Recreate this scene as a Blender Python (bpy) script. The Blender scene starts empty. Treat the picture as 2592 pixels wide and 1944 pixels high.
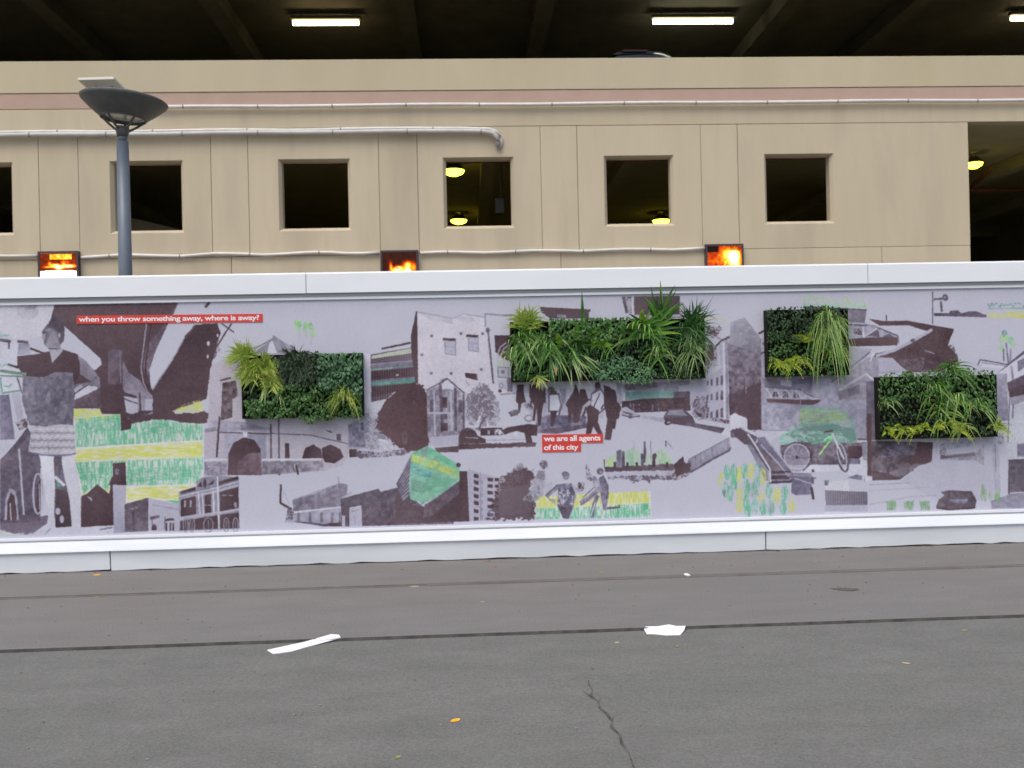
import bpy, bmesh, math, random
import numpy as np
from mathutils import Vector, Matrix
S = bpy.context.scene
COL = S.collection
R = math.radians
random.seed(11)

# ------------------------------------------------------------------ camera, sky, sun, exposure
cam_d = bpy.data.cameras.new('camera'); cam = bpy.data.objects.new('camera', cam_d); COL.objects.link(cam)
cam_d.sensor_width = 36; cam_d.lens = 33.06; cam_d.clip_end = 1000; cam_d.clip_start = .05
rv = Vector((.99865313, -.04688017, -.02223024)); uv = Vector((.02218077, -.00157519, .99975274)); fv = rv.cross(uv) * -1
cam.matrix_world = Matrix(((rv.x, uv.x, -fv.x, 0), (rv.y, uv.y, -fv.y, 0), (rv.z, uv.z, -fv.z, 1.55), (0, 0, 0, 1)))
S.camera = cam
cam_d.dof.use_dof = True; cam_d.dof.focus_distance = 4.2; cam_d.dof.aperture_fstop = 6.3   # the phone focused short: everything beyond is a little soft
SUN_EL, SUN_AZ = 58, 205          # degrees; azimuth clockwise from +Y: behind the viewer, to the left
w = bpy.data.worlds.new('World'); S.world = w; w.use_nodes = True
nt = w.node_tree; nt.nodes.clear()
sky = nt.nodes.new('ShaderNodeTexSky'); sky.sky_type = 'NISHITA'; sky.sun_disc = False
sky.sun_elevation = R(SUN_EL); sky.sun_rotation = R(SUN_AZ); sky.air_density = 1.0; sky.dust_density = 4.0; sky.ozone_density = 1.0
bg = nt.nodes.new('ShaderNodeBackground'); bg.inputs[1].default_value = .12
wo = nt.nodes.new('ShaderNodeOutputWorld')
nt.links.new(sky.outputs[0], bg.inputs[0]); nt.links.new(bg.outputs[0], wo.inputs[0])
sun_d = bpy.data.lights.new('sun', 'SUN'); sun_d.energy = 1.1; sun_d.angle = R(40); sun_d.color = (1, .97, .93)
sun = bpy.data.objects.new('sun', sun_d); COL.objects.link(sun)
sd = Vector((math.sin(R(SUN_AZ)) * math.cos(R(SUN_EL)), math.cos(R(SUN_AZ)) * math.cos(R(SUN_EL)), math.sin(R(SUN_EL))))
sun.rotation_euler = sd.to_track_quat('Z', 'Y').to_euler(); sun.location = sd * 60
S.view_settings.view_transform = 'Standard'; S.view_settings.look = 'None'; S.view_settings.gamma = 1
S.view_settings.use_curve_mapping = False; S.view_settings.exposure = 0.42
S.cycles.use_denoising = True; S.cycles.max_bounces = 8

# ------------------------------------------------------------------ helpers
def tag(o, label=None, cat=None, group=None, kind=None):
    for k, v in (('label', label), ('category', cat), ('group', group), ('kind', kind)):
        if v: o[k] = v
    return o
def link(name, me, m, parent=None):
    o = bpy.data.objects.new(name, me); COL.objects.link(o)
    if m is not None and not me.materials: me.materials.append(m)
    if parent: o.parent = parent
    return o
def obj(name, bm, m, parent=None, smooth=False):
    me = bpy.data.meshes.new(name); bmesh.ops.recalc_face_normals(bm, faces=bm.faces); bm.to_mesh(me); bm.free()
    if smooth:
        for p in me.polygons: p.use_smooth = True
    return link(name, me, m, parent)
def empty(name, loc=(0, 0, 0)):
    o = bpy.data.objects.new(name, None); COL.objects.link(o); o.location = loc; o.empty_display_size = .1; return o
def rel(parent, child):          # keep a child's world coordinates under a parent placed at its own base
    child.parent = parent; child.matrix_parent_inverse = Matrix.Translation(-parent.location); return child
def box(x0, x1, y0, y1, z0, z1, bm=None, bev=0):
    b = bm or bmesh.new()
    g = bmesh.ops.create_cube(b, size=1)
    for v in g['verts']:
        v.co = Vector(((x0 + x1) / 2 + v.co.x * (x1 - x0), (y0 + y1) / 2 + v.co.y * (y1 - y0), (z0 + z1) / 2 + v.co.z * (z1 - z0)))
    if bev:
        es = {e for v in g['verts'] for e in v.link_edges}
        bmesh.ops.bevel(b, geom=list(es), offset=bev, segments=2, affect='EDGES', profile=.5)
    return b
def tube(pts, r, n=10, bm=None, caps=True, radii=None):
    b = bm or bmesh.new(); rings = []
    pts = [Vector(p) for p in pts]
    for i, p in enumerate(pts):
        t = (pts[min(i + 1, len(pts) - 1)] - pts[max(i - 1, 0)]).normalized()
        a = t.orthogonal().normalized() if abs(t.z) > .9 else Vector((0, 0, 1)).cross(t).normalized()
        c = t.cross(a).normalized(); rr = radii[i] if radii else r
        rings.append([b.verts.new(p + (a * math.cos(2 * math.pi * k / n) + c * math.sin(2 * math.pi * k / n)) * rr) for k in range(n)])
    for q0, q1 in zip(rings, rings[1:]):
        for k in range(n): b.faces.new((q0[k], q0[(k + 1) % n], q1[(k + 1) % n], q1[k]))
    if caps: b.faces.new(rings[0]); b.faces.new(rings[-1])
    return b
def lathe(prof, n=40, bm=None):   # list of (radius, z)
    b = bm or bmesh.new(); rings = []
    for r, z in prof: rings.append([b.verts.new((r * math.cos(2 * math.pi * k / n), r * math.sin(2 * math.pi * k / n), z)) for k in range(n)])
    for q0, q1 in zip(rings, rings[1:]):
        for k in range(n): b.faces.new((q0[k], q0[(k + 1) % n], q1[(k + 1) % n], q1[k]))
    return b
def extrude(poly, thick, axis='Z', base=0, bm=None):   # a flat outline given real thickness
    b = bm or bmesh.new()
    f = (lambda p, h: (p[0], p[1], h)) if axis == 'Z' else (lambda p, h: (p[0], h, p[1]))
    a = [b.verts.new(f(p, base)) for p in poly]; c = [b.verts.new(f(p, base + thick)) for p in poly]
    b.faces.new(a); b.faces.new(c)
    for i in range(len(poly)): b.faces.new((a[i], a[(i + 1) % len(a)], c[(i + 1) % len(a)], c[i]))
    return b
def lin(c): return tuple(((v / 255) / 12.92 if v / 255 <= .04045 else ((v / 255 + .055) / 1.055) ** 2.4) for v in c)

def mat(name, col, rough=.6, spec=.4, metal=0, col2=None, scale=6, fac=(.35, .65), bump=0, bscale=60, stretch=None, col3=None, scale3=.6, transl=0, rnd=0, speck=0):
    m = bpy.data.materials.new(name); m.use_nodes = True; n = m.node_tree.nodes; L = m.node_tree.links
    p = n['Principled BSDF']; p.inputs['Roughness'].default_value = rough; p.inputs['Metallic'].default_value = metal
    p.inputs['Specular IOR Level'].default_value = spec
    tc = n.new('ShaderNodeTexCoord'); src = tc.outputs['Object']
    if stretch:
        mp = n.new('ShaderNodeMapping'); mp.inputs['Scale'].default_value = stretch; L.new(src, mp.inputs[0]); src = mp.outputs[0]
    def noise(sc, det=5, rg=.6):
        t = n.new('ShaderNodeTexNoise'); t.inputs['Scale'].default_value = sc; t.inputs['Detail'].default_value = det; t.inputs['Roughness'].default_value = rg
        L.new(src, t.inputs['Vector']); return t
    def ramp(fac_out, a, b):
        mr = n.new('ShaderNodeMapRange'); mr.inputs[1].default_value = a; mr.inputs[2].default_value = b; L.new(fac_out, mr.inputs[0]); return mr.outputs[0]
    def mix(f, a, b):
        x = n.new('ShaderNodeMix'); x.data_type = 'RGBA'; L.new(f, x.inputs[0])
        for sock, v in ((x.inputs[6], a), (x.inputs[7], b)):
            if isinstance(v, tuple): sock.default_value = (*v, 1)
            else: L.new(v, sock)
        return x.outputs[2]
    out = col
    if col2: out = mix(ramp(noise(scale).outputs[0], *fac), col, col2)
    if col3: out = mix(ramp(noise(scale3, 3).outputs[0], .5, .75), out, col3)
    if speck:
        mr = n.new('ShaderNodeMapRange'); mr.inputs[1].default_value = .3; mr.inputs[2].default_value = .7; mr.inputs[3].default_value = 1 - speck; mr.inputs[4].default_value = 1 + speck
        t = n.new('ShaderNodeTexNoise'); t.inputs['Scale'].default_value = 75; t.inputs['Detail'].default_value = 3; t.inputs['Roughness'].default_value = .8; L.new(tc.outputs['Object'], t.inputs['Vector'])
        L.new(t.outputs[0], mr.inputs[0]); hv = n.new('ShaderNodeHueSaturation'); L.new(mr.outputs[0], hv.inputs['Value']); L.new(out, hv.inputs['Color']); out = hv.outputs[0]
    if rnd:
        oi = n.new('ShaderNodeObjectInfo'); hs = n.new('ShaderNodeHueSaturation')
        mr = n.new('ShaderNodeMapRange'); mr.inputs[3].default_value = 1 - rnd; mr.inputs[4].default_value = 1 + rnd
        L.new(oi.outputs['Random'], mr.inputs[0]); L.new(mr.outputs[0], hs.inputs['Value'])
        if isinstance(out, tuple): hs.inputs['Color'].default_value = (*out, 1)
        else: L.new(out, hs.inputs['Color'])
        out = hs.outputs[0]
    if isinstance(out, tuple): p.inputs['Base Color'].default_value = (*out, 1)
    else: L.new(out, p.inputs['Base Color'])
    if bump:
        bp = n.new('ShaderNodeBump'); bp.inputs['Strength'].default_value = bump; bp.inputs['Distance'].default_value = .01
        L.new(noise(bscale, 4, .7).outputs[0], bp.inputs['Height']); L.new(bp.outputs[0], p.inputs['Normal'])
    if transl:
        tr = n.new('ShaderNodeBsdfTranslucent'); ms = n.new('ShaderNodeMixShader'); ms.inputs[0].default_value = transl
        if isinstance(out, tuple): tr.inputs[0].default_value = (*out, 1)
        else: L.new(out, tr.inputs[0])
        L.new(p.outputs[0], ms.inputs[1]); L.new(tr.outputs[0], ms.inputs[2]); L.new(ms.outputs[0], n['Material Output'].inputs[0])
    return m
def emit(name, col, strength):
    m = bpy.data.materials.new(name); m.use_nodes = True; n = m.node_tree.nodes; n.remove(n['Principled BSDF'])
    e = n.new('ShaderNodeEmission'); e.inputs[0].default_value = (*col, 1); e.inputs[1].default_value = strength
    m.node_tree.links.new(e.outputs[0], n['Material Output'].inputs[0]); return m

M = {}
M['asphalt'] = mat('asphalt', (.160, .160, .148), .9, .25, col2=(.196, .196, .182), scale=4.5, fac=(.3, .7), bump=.5, bscale=160, col3=(.160, .169, .150), scale3=.6, stretch=(.45, 1, 1), speck=.26)
M['apron'] = mat('apron', (.186, .177, .168), .9, .25, col2=(.214, .205, .195), scale=3.5, fac=(.3, .7), bump=.35, bscale=150, stretch=(.4, 1, 1), speck=.2, col3=(.186, .180, .173), scale3=.4)
M['seam'] = mat('seam', (.135, .118, .112), .9, .2, col2=(.178, .162, .154), scale=5)
M['crack'] = mat('crack', (.080, .078, .072), .95, .1, col2=(.150, .148, .138), scale=14, fac=(.4, .6))
M['edge_shade'] = mat('edge_shade', (.065, .062, .060), .95, .1, col2=(.125, .12, .114), scale=9)  # dark colour carries the shade of the apron step
M['stain'] = mat('stain', (.10, .094, .09), .9, .2, col2=(.16, .15, .14), scale=20)
M['beige'] = mat('beige', (.535, .462, .330), .85, .2, col2=(.57, .494, .36), scale=2.2, rnd=.035, stretch=(1.6, 1, .3), fac=(.3, .7), bump=.25, bscale=70, col3=(.475, .408, .30), scale3=.9)
M['beige_top'] = mat('beige_top', (.545, .478, .335), .85, .2, col2=(.505, .442, .315), scale=1.2, fac=(.35, .7), bump=.25, bscale=70, col3=(.49, .425, .28), scale3=.5, stretch=(1, 1, .35))
M['pink'] = mat('pink', (.455, .325, .262), .85, .2, col2=(.485, .355, .29), scale=2, bump=.2, bscale=70)
M['joint'] = mat('joint', (.34, .285, .215), .9, .1)
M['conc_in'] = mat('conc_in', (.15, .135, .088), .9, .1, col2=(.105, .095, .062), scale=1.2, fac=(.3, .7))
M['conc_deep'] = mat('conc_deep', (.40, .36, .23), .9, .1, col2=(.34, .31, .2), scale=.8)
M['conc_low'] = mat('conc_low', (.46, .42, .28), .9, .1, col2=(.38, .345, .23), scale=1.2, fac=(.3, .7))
M['rust'] = mat('rust', (.16, .06, .035), .6, .3)
M['pvc'] = mat('pvc', (.74, .72, .68), .45, .4, col2=(.64, .62, .58), scale=3)
M['pvc_grey'] = mat('pvc_grey', (.56, .55, .53), .5, .4, col2=(.47, .46, .44), scale=3)
M['clip'] = mat('clip', (.28, .27, .26), .6, .3)
M['white'] = mat('white', (.79, .82, .86), .5, .35, col2=(.74, .77, .81), scale=2.2, fac=(.4, .75), bump=.06, bscale=25, col3=(.76, .79, .83), scale3=.7, stretch=(.35, 1, 1))
M['white_base'] = mat('white_base', (.70, .735, .78), .55, .35, col2=(.63, .665, .71), scale=2.6, fac=(.4, .75), bump=.1, bscale=25, col3=(.56, .59, .62), scale3=1.1, stretch=(.35, 1, 1.6))
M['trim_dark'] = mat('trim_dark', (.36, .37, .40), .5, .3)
M['lamp_grey'] = mat('lamp_grey', (.150, .180, .220), .42, .5, col2=(.13, .16, .20), scale=8, bump=.05)
M['lamp_dark'] = mat('lamp_dark', (.125, .128, .122), .5, .4, col2=(.10, .104, .10), scale=9)
M['lamp_glass'] = mat('lamp_glass', (.55, .55, .48), .25, .5)
M['plate'] = mat('plate', (.80, .78, .70), .5, .4)
M['frame_dark'] = mat('frame_dark', (.055, .045, .055), .5, .4)
M['box_black'] = mat('box_black', (.012, .012, .012), .6, .3)
M['planter'] = mat('planter', (.012, .013, .010), .9, .2, col2=(.02, .018, .012), scale=20)
M['red'] = mat('red', (.62, .060, .050), .5, .3)
M['print_white'] = mat('print_white', (.82, .80, .82), .5, .3)
M['paper_white'] = mat('paper_white', (.90, .90, .90), .7, .2)
M['carpaint'] = mat('carpaint', (.012, .013, .014), .3, .5)
M['carglass'] = mat('carglass', (.012, .014, .015), .08, .6)
M['glint_metal'] = mat('glint_metal', (.95, .92, .78), .25, .6, metal=1)  # bright metal for the shaped highlight on the car
M['redlens'] = mat('redlens', (.10, .006, .006), .3, .5)
M['ivory'] = mat('ivory', (.55, .50, .40), .6, .3)
M['yellow_leaf'] = mat('yellow_leaf', (.85, .38, .01), .6, .3, col2=(.9, .5, .05), scale=60)
M['pale_leaf'] = mat('pale_leaf', (.42, .38, .26), .7, .2, col2=(.36, .32, .2), scale=60)
M['olive_leaf'] = mat('olive_leaf', (.30, .29, .10), .7, .2)
M['rust_leaf'] = mat('rust_leaf', (.36, .14, .05), .7, .2)
G = lambda nm, a, b, sc=9, t=.22: mat(nm, a, .45, .45, col2=b, scale=sc, fac=(.35, .65), transl=t, rnd=.22)
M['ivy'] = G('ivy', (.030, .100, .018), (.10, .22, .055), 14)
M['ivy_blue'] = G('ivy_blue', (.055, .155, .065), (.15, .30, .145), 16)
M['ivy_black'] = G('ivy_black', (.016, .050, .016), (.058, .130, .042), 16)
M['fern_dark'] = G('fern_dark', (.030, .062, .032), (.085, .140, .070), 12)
M['lime'] = G('lime', (.46, .54, .11), (.25, .39, .06), 10)
M['gold'] = G('gold', (.46, .54, .13), (.24, .36, .05), 10)
M['yellow'] = G('yellow', (.56, .64, .06), (.34, .48, .04), 10)
M['strap'] = G('strap', (.085, .25, .030), (.17, .38, .055), 6)
M['strap_pale'] = G('strap_pale', (.42, .55, .24), (.25, .42, .12), 6)
M['strap_dark'] = G('strap_dark', (.030, .105, .022), (.075, .19, .042), 6)
M['grass'] = G('grass', (.22, .36, .08), (.36, .48, .13), 7)
M['broad'] = G('broad', (.30, .50, .04), (.18, .38, .04), 6)
M['tip'] = mat('tip', (.40, .22, .10), .6, .3)

# ------------------------------------------------------------------ the printed sheet of the hoarding, drawn polygon by polygon
# Image coordinates (tile letter + pixels in the enlarged tile) are carried to wall metres by one fixed plane-to-plane map.
HM = (.00347556349175708, -7.719465670147709e-05, -4.040794743699112, -.00010718873230538128, -.0034783883838048093, 5.036651582215097, -1.923994700007239e-05, 6.464674757975063e-07)
TILE = dict(A=(0, 720), B=(0, 1000), C=(500, 720), D=(500, 1000), E=(1000, 680), F=(1000, 960), G=(1500, 680), H=(1500, 960), I=(1944, 680), J=(1944, 960))
def wall(t, x, y):
    px = TILE[t][0] + x / 3.4136; py = TILE[t][1] + y / 3.4136
    d = HM[6] * px + HM[7] * py + 1
    return (HM[0] * px + HM[1] * py + HM[2]) / d, (HM[3] * px + HM[4] * py + HM[5]) / d
def at(t, x, y, Y):              # image coordinates projected from the camera position onto the plane at depth Y
    X, Z = wall(t, x, y); k = Y / 8.48
    return Vector((X * k, Y, 1.55 + (Z - 1.55) * k))
SX0, SX1, SZ0, SZ1, PXM = -4.45, 5.45, .262, 2.372, 520
SW, SH = int((SX1 - SX0) * PXM) // 2 * 2, int((SZ1 - SZ0) * PXM) // 2 * 2
rng = np.random.default_rng(5)
def vnoise(h, wd, cy, cx=None):
    cx = cx or cy
    g = rng.random((int(h / cy) + 3, int(wd / cx) + 3)).astype(np.float32)
    y = np.arange(h) / cy; x = np.arange(wd) / cx
    y0 = y.astype(int); x0 = x.astype(int); fy = (y - y0)[:, None].astype(np.float32); fx = (x - x0)[None].astype(np.float32)
    fy = fy * fy * (3 - 2 * fy); fx = fx * fx * (3 - 2 * fx)
    a = g[y0][:, x0]; b = g[y0][:, x0 + 1]; c = g[y0 + 1][:, x0]; d = g[y0 + 1][:, x0 + 1]
    return (a * (1 - fx) + b * fx) * (1 - fy) + (c * (1 - fx) + d * fx) * fy - .5
N1 = vnoise(SH, SW, 4); N2 = vnoise(SH, SW, 14); N3 = vnoise(SH, SW, 60); NX = vnoise(SH, SW, 9); NY = vnoise(SH, SW, 9)
NS = vnoise(SH, SW, 5, 26) * .7 + N1 * .5; NV = vnoise(SH, SW, 26, 5) * .7 + N1 * .5
C = dict(P=(190, 191, 206), K=(82, 64, 72), D=(100, 90, 106), M=(120, 116, 138), N=(142, 140, 158), L=(158, 157, 176), Q=(174, 173, 191), W=(200, 202, 216),
         g=(96, 178, 140), y=(198, 206, 96), t=(100, 148, 140), b=(90, 156, 172), o=(126, 162, 118), l=(152, 204, 130))
IMG = np.empty((SH, SW, 3), np.float32)
IMG[:] = np.array(C['P'], np.float32)
IMG += (N3 * 3 + N1 * 4)[..., None]
def pxy(t, pts):
    out = []
    for x, y in pts:
        X, Z = wall(t, x, y); out.append(((X - SX0) * PXM, (SZ1 - Z) * PXM))
    return out
def fill(q, col, n=.04, warp=1.2, mode=None, alpha=1, grad=None):
    xs = [a[0] for a in q]; ys = [a[1] for a in q]; pad = int(warp) + 2
    x0 = max(0, int(min(xs)) - pad); x1 = min(SW, int(max(xs)) + pad + 1); y0 = max(0, int(min(ys)) - pad); y1 = min(SH, int(max(ys)) + pad + 1)
    if x1 <= x0 or y1 <= y0: return
    sl = (slice(y0, y1), slice(x0, x1))
    gx = np.arange(x0, x1, dtype=np.float32)[None] + NX[sl] * 2 * warp; gy = np.arange(y0, y1, dtype=np.float32)[:, None] + NY[sl] * 2 * warp
    ins = np.zeros(gx.shape, bool)
    for i in range(len(q)):
        ax, ay = q[i]; bx, by = q[(i + 1) % len(q)]
        if ay == by: continue
        ins ^= ((ay > gy) != (by > gy)) & (gx < (bx - ax) * (gy - ay) / (by - ay) + ax)
    c = np.array(C[col] if isinstance(col, str) else col, np.float32)
    c = np.broadcast_to(c, gx.shape + (3,)).copy()
    if grad:                     # second colour reached at the sheet's lower side of the outline
        c2 = np.array(C[grad] if isinstance(grad, str) else grad, np.float32)
        f = np.clip((np.arange(y0, y1) - min(ys)) / max(1, max(ys) - min(ys)), 0, 1)[:, None, None]
        c = c * (1 - f) + c2 * f
    th = rng.random() * 6.283; sz = max(12, max(xs) - min(xs), max(ys) - min(ys)); am = 9 if c.mean() > 165 else 24     # tonal fall-off of the printed photographs
    c = c + (((np.arange(x0, x1)[None] - np.mean(xs)) * math.cos(th) + (np.arange(y0, y1)[:, None] - np.mean(ys)) * math.sin(th)) / sz * am)[..., None]
    a = np.full(gx.shape, alpha, np.float32)
    nn = N2[sl] * .35 + N1[sl] * .8 + N3[sl] * .45
    if mode == 'crayon': a = a * np.clip(.54 + NS[sl] * 1.9, .06, .92)
    elif mode == 'crayonv': a = a * np.clip(.52 + NV[sl] * 1.9, .05, .92)
    elif mode == 'leaf': a = a * np.clip(.55 + (N2[sl] * 1.1 + N1[sl] * 1.6 + N3[sl]) * 2.2, .15, 1)
    elif mode == 'zig':
        yy = np.arange(y0, y1)[:, None] + 2.5 * np.abs((np.arange(x0, x1)[None] / 3.5) % 4 - 2); c = c + (np.sin(yy * .75) * 15)[..., None]
    elif mode == 'rib': c = c + (np.sin(np.arange(x0, x1) * .55) * 14)[None, :, None]
    if 86 < c.mean() < 166 and mode is None: nn = nn + N2[sl] * .9 + N3[sl] * .5      # half-tones carry the clutter of the photographs
    c = c + (nn * 255 * n * 2)[..., None]
    a = (a * ins)[..., None]
    IMG[sl] = IMG[sl] * (1 - a) + c * a
def pts(s): return [tuple(float(v) for v in p.split(',')) for p in s.split()]
def p(t, col, s, **k): fill(pxy(t, pts(s)), col, **k)
def ln(t, col, wd, s, **k):      # stroke
    q = pts(s)
    for (ax, ay), (bx, by) in zip(q, q[1:]):
        d = math.hypot(bx - ax, by - ay) or 1; nx, ny = -(by - ay) / d * wd / 2, (bx - ax) / d * wd / 2
        fill(pxy(t, [(ax + nx, ay + ny), (bx + nx, by + ny), (bx - nx, by - ny), (ax - nx, ay - ny)]), col, **k)
def el(t, col, x, y, rx, ry, **k):
    fill(pxy(t, [(x + rx * math.cos(i * math.pi / 12), y + ry * math.sin(i * math.pi / 12)) for i in range(24)]), col, **k)
def ring(t, col, x, y, rx, ry, wd, a=0):
    s = []
    for i in range(33):
        u, v = rx * math.cos(i * math.pi / 16), ry * math.sin(i * math.pi / 16)
        s.append(f'{x + u * math.cos(a) - v * math.sin(a)},{y + u * math.sin(a) + v * math.cos(a)}')
    ln(t, col, wd, ' '.join(s))
def rects(t, col, xs, ys, wd, ht, sk=0, **k):
    for x in xs:
        for y in ys:
            fill(pxy(t, [(x, y), (x + wd, y + sk), (x + wd, y + ht + sk), (x, y + ht)]), col, **k)
def scrib(t, col, x0, x1, y, amp, n, wd=12, sd=1):
    r_ = random.Random(sd); s = ' '.join(f'{x0 + (x1 - x0) * i / n},{y + r_.uniform(-amp, amp)}' for i in range(n + 1)); ln(t, col, wd, s, mode='crayon')

# --- left: flyover, standing woman, striped field
el('A', (203, 202, 214), 205, 245, 268, 235)
el('A', (176, 174, 188), 240, 230, 95, 70, mode='leaf'); p('A', (150, 145, 158), '190,180 330,180 300,215 220,215', mode='leaf')
p('A', 'K', '470,178 1540,158 1500,250 1440,350 1350,560 1290,740 1300,870 1325,930 1325,1090 1140,1190 1130,1250 1045,1265 1035,1120 880,1115 860,1070 635,1070 635,740 700,690 820,740 880,690 870,640 560,360 430,330')
p('A', 'D', '935,560 1055,560 1055,860 935,860', grad=(92, 76, 86)); ln('A', (120, 112, 128), 10, '1035,560 1045,850')
p('A', (106, 92, 106), '1430,330 1520,180 1540,158 1450,345 1350,560 1290,740 1275,840 1235,720 1262,540')
ln('A', (150, 145, 162), 11, '1265,340 1238,560 1218,720 1240,850 1275,925 1315,965'); ln('A', (74, 56, 64), 16, '1310,300 1275,560 1255,720 1275,850')
p('A', (118, 108, 124), '1060,880 1060,650 1110,760 1215,830 1250,900 1320,970 1325,1090 1190,1090 1180,960 1075,930', grad='N')
p('A', 'Q', '1070,960 1190,985 1195,1100 1130,1120 1090,1100'); ln('A', 'D', 12, '1070,985 1195,1030'); p('A', 'Q', '1255,990 1322,985 1322,1080 1250,1085'); ln('A', 'K', 14, '1205,930 1215,1090')
p('A', 'D', '1110,1130 1320,1080 1325,1120 1180,1160 1090,1170', mode='leaf')
p('A', (94, 80, 92), '640,1005 860,890 880,1070 640,1065'); p('A', 'P', '640,1000 650,945 760,872 850,885 840,905')
p('A', 'K', '1690,345 1880,335 1905,420 1865,560 1825,700 1800,860 1785,985 1490,1095 1520,1118 1590,1108 1690,1112 1760,1090 1800,1110 1790,1195 1640,1200 1460,1168 1320,1165 1135,1200 1135,1160 1320,1110 1322,910 1490,655 1580,480', warp=3)
ln('A', (152, 150, 166), 11, '1318,905 1490,650 1590,468'); ln('A', 'K', 13, '1595,455 1700,345'); ln('A', 'D', 6, '1610,460 1680,345')
p('A', 'K', '1840,340 1905,400 1890,520 1900,560 1850,650 1830,640 1780,600', warp=9, mode='leaf'); ln('A', 'K', 13, '1875,535 2000,335'); ln('A', 'K', 11, '1915,338 2022,412'); ln('A', 'K', 22, '1770,198 1812,155')
el('A', 'P', 1800, 510, 13, 22); el('A', 'P', 1795, 620, 9, 18); el('A', 'P', 1880, 440, 9, 14)
p('A', 'y', '1500,1090 1600,1030 1730,990 1752,1080 1690,1110 1590,1105 1520,1115', mode='crayon')
p('B', (214, 214, 214), '630,200 1040,160 1045,310 1130,290 1140,245 1400,208 1520,232 1755,245 1760,700 1690,770 1545,940 1100,925 700,860 650,560')
p('B', 'y', '625,120 860,115 882,165 1035,165 1035,200 640,212', mode='crayon')
p('B', 'g', '640,207 1035,165 1045,310 1130,290 1140,245 1400,208 1520,232 1752,248 1755,385 660,450', mode='crayonv'); p('B', (80, 160, 128), '650,230 1030,190 1035,300 650,330', mode='crayon', alpha=.45); p('B', (80, 160, 128), '1300,230 1740,260 1750,330 1200,340', mode='crayon', alpha=.4)
p('B', 'y', '658,468 1752,398 1755,530 650,572', mode='crayon'); p('B', 'y', '660,480 1752,420 1755,510 650,560', mode='crayon', alpha=.5)
p('B', 'g', '652,578 1755,535 1750,700 1690,768 1095,782 960,800 930,830 850,770 712,852 690,700', mode='crayonv'); p('B', (80, 160, 128), '660,640 960,610 960,720 700,760', mode='crayon', alpha=.4); p('B', (80, 160, 128), '1100,640 1740,600 1740,720 1100,750', mode='crayon', alpha=.45)
p('B', 'y', '1095,800 1690,772 1560,832 1545,902 1280,885 1100,922', mode='crayon'); p('B', 'y', '700,850 940,800 945,850 720,880', mode='crayon'); p('B', 'g', '1420,905 1545,905 1545,945', mode='crayon')
ln('B', 'W', 9, '1755,250 1757,700')
p('B', 'K', '975,585 1085,580 1092,775 940,775 960,720 975,690'); p('B', 'N', '995,630 1030,640 1020,685 1000,680', mode='leaf')
p('B', 'K', '700,872 750,850 840,768 945,850 965,700 980,780 980,1122 700,1138'); p('B', 'L', '745,868 800,890 795,915')
p('B', 'Q', '975,770 1092,780 1092,920 1070,940 1085,1185 982,1190', grad='L')
p('B', (100, 90, 103), '1075,940 1282,884 1282,1172 1080,1182'); ln('B', 'D', 8, '1100,950 1100,1180'); ln('B', 'N', 14, '1120,985 1190,970', mode='leaf'); ln('B', (86, 74, 86), 20, '1150,1000 1155,1160')
p('B', 'Q', '1282,884 1545,940 1552,1172 1290,1172'); ln('B', 'N', 7, '1320,945 1540,985'); rects('B', 'M', [1310, 1420], [1050], 12, 110); p('B', 'D', '1290,1050 1380,1030 1380,1055 1300,1075'); p('B', 'K', '1310,1165 1310,1130 1335,1110 1355,1130 1355,1165'); p('B', 'K', '1410,1100 1440,1065 1500,1060 1510,1080 1440,1085'); rects('B', 'K', [1430, 1465, 1490], [1100], 14, 70)
p('B', 'N', '1545,832 1700,785 1690,740 1760,708 1870,692 2062,708 2068,1152 1545,1172')
ln('B', 'K', 26, '1560,842 1690,806'); ln('B', 'K', 30, '1885,762 2060,712'); p('B', 'K', '1700,795 1735,742 1750,790'); p('B', 'K', '1785,780 1850,728 1845,765'); el('B', 'K', 1770, 760, 14, 40); ln('B', 'W', 9, '1550,875 1700,838 1870,800 2060,745'); ln('B', 'Q', 22, '1550,905 1700,868 1870,828 2060,775')
p('B', 'K', '1562,900 1690,866 1698,1022 1562,1052'); p('B', 'K', '1768,862 1822,850 1828,1022 1772,1032'); p('B', 'K', '1898,832 2060,792 2062,970 1902,1002')
rects('B', 'L', [1590, 1640], [905], 16, 60); rects('B', 'L', [1920, 1975], [860], 40, 8); rects('B', 'Q', [1765, 1797], [945], 26, 7); el('B', 'N', 2035, 945, 14, 25)
ln('B', 'W', 10, '1712,840 1730,1030'); ln('B', 'W', 10, '1748,840 1760,1030'); ln('B', 'W', 12, '1840,830 1850,1020'); ln('B', 'W', 14, '1880,700 1890,1150'); ln('B', 'Q', 20, '1550,1060 1880,1015 2064,985')
p('B', 'K', '1555,1085 1880,1038 1885,1150 1555,1168'); p('B', 'K', '1902,1032 2062,1012 2066,1148 1902,1150')
for x in (1605, 1660, 1800, 1955, 2035): ring('B', 'N', x, 1120, 22 if x != 1800 else 40, 62, 9); rects('B', 'N', [x - 3], [1080], 6, 75)
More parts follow.
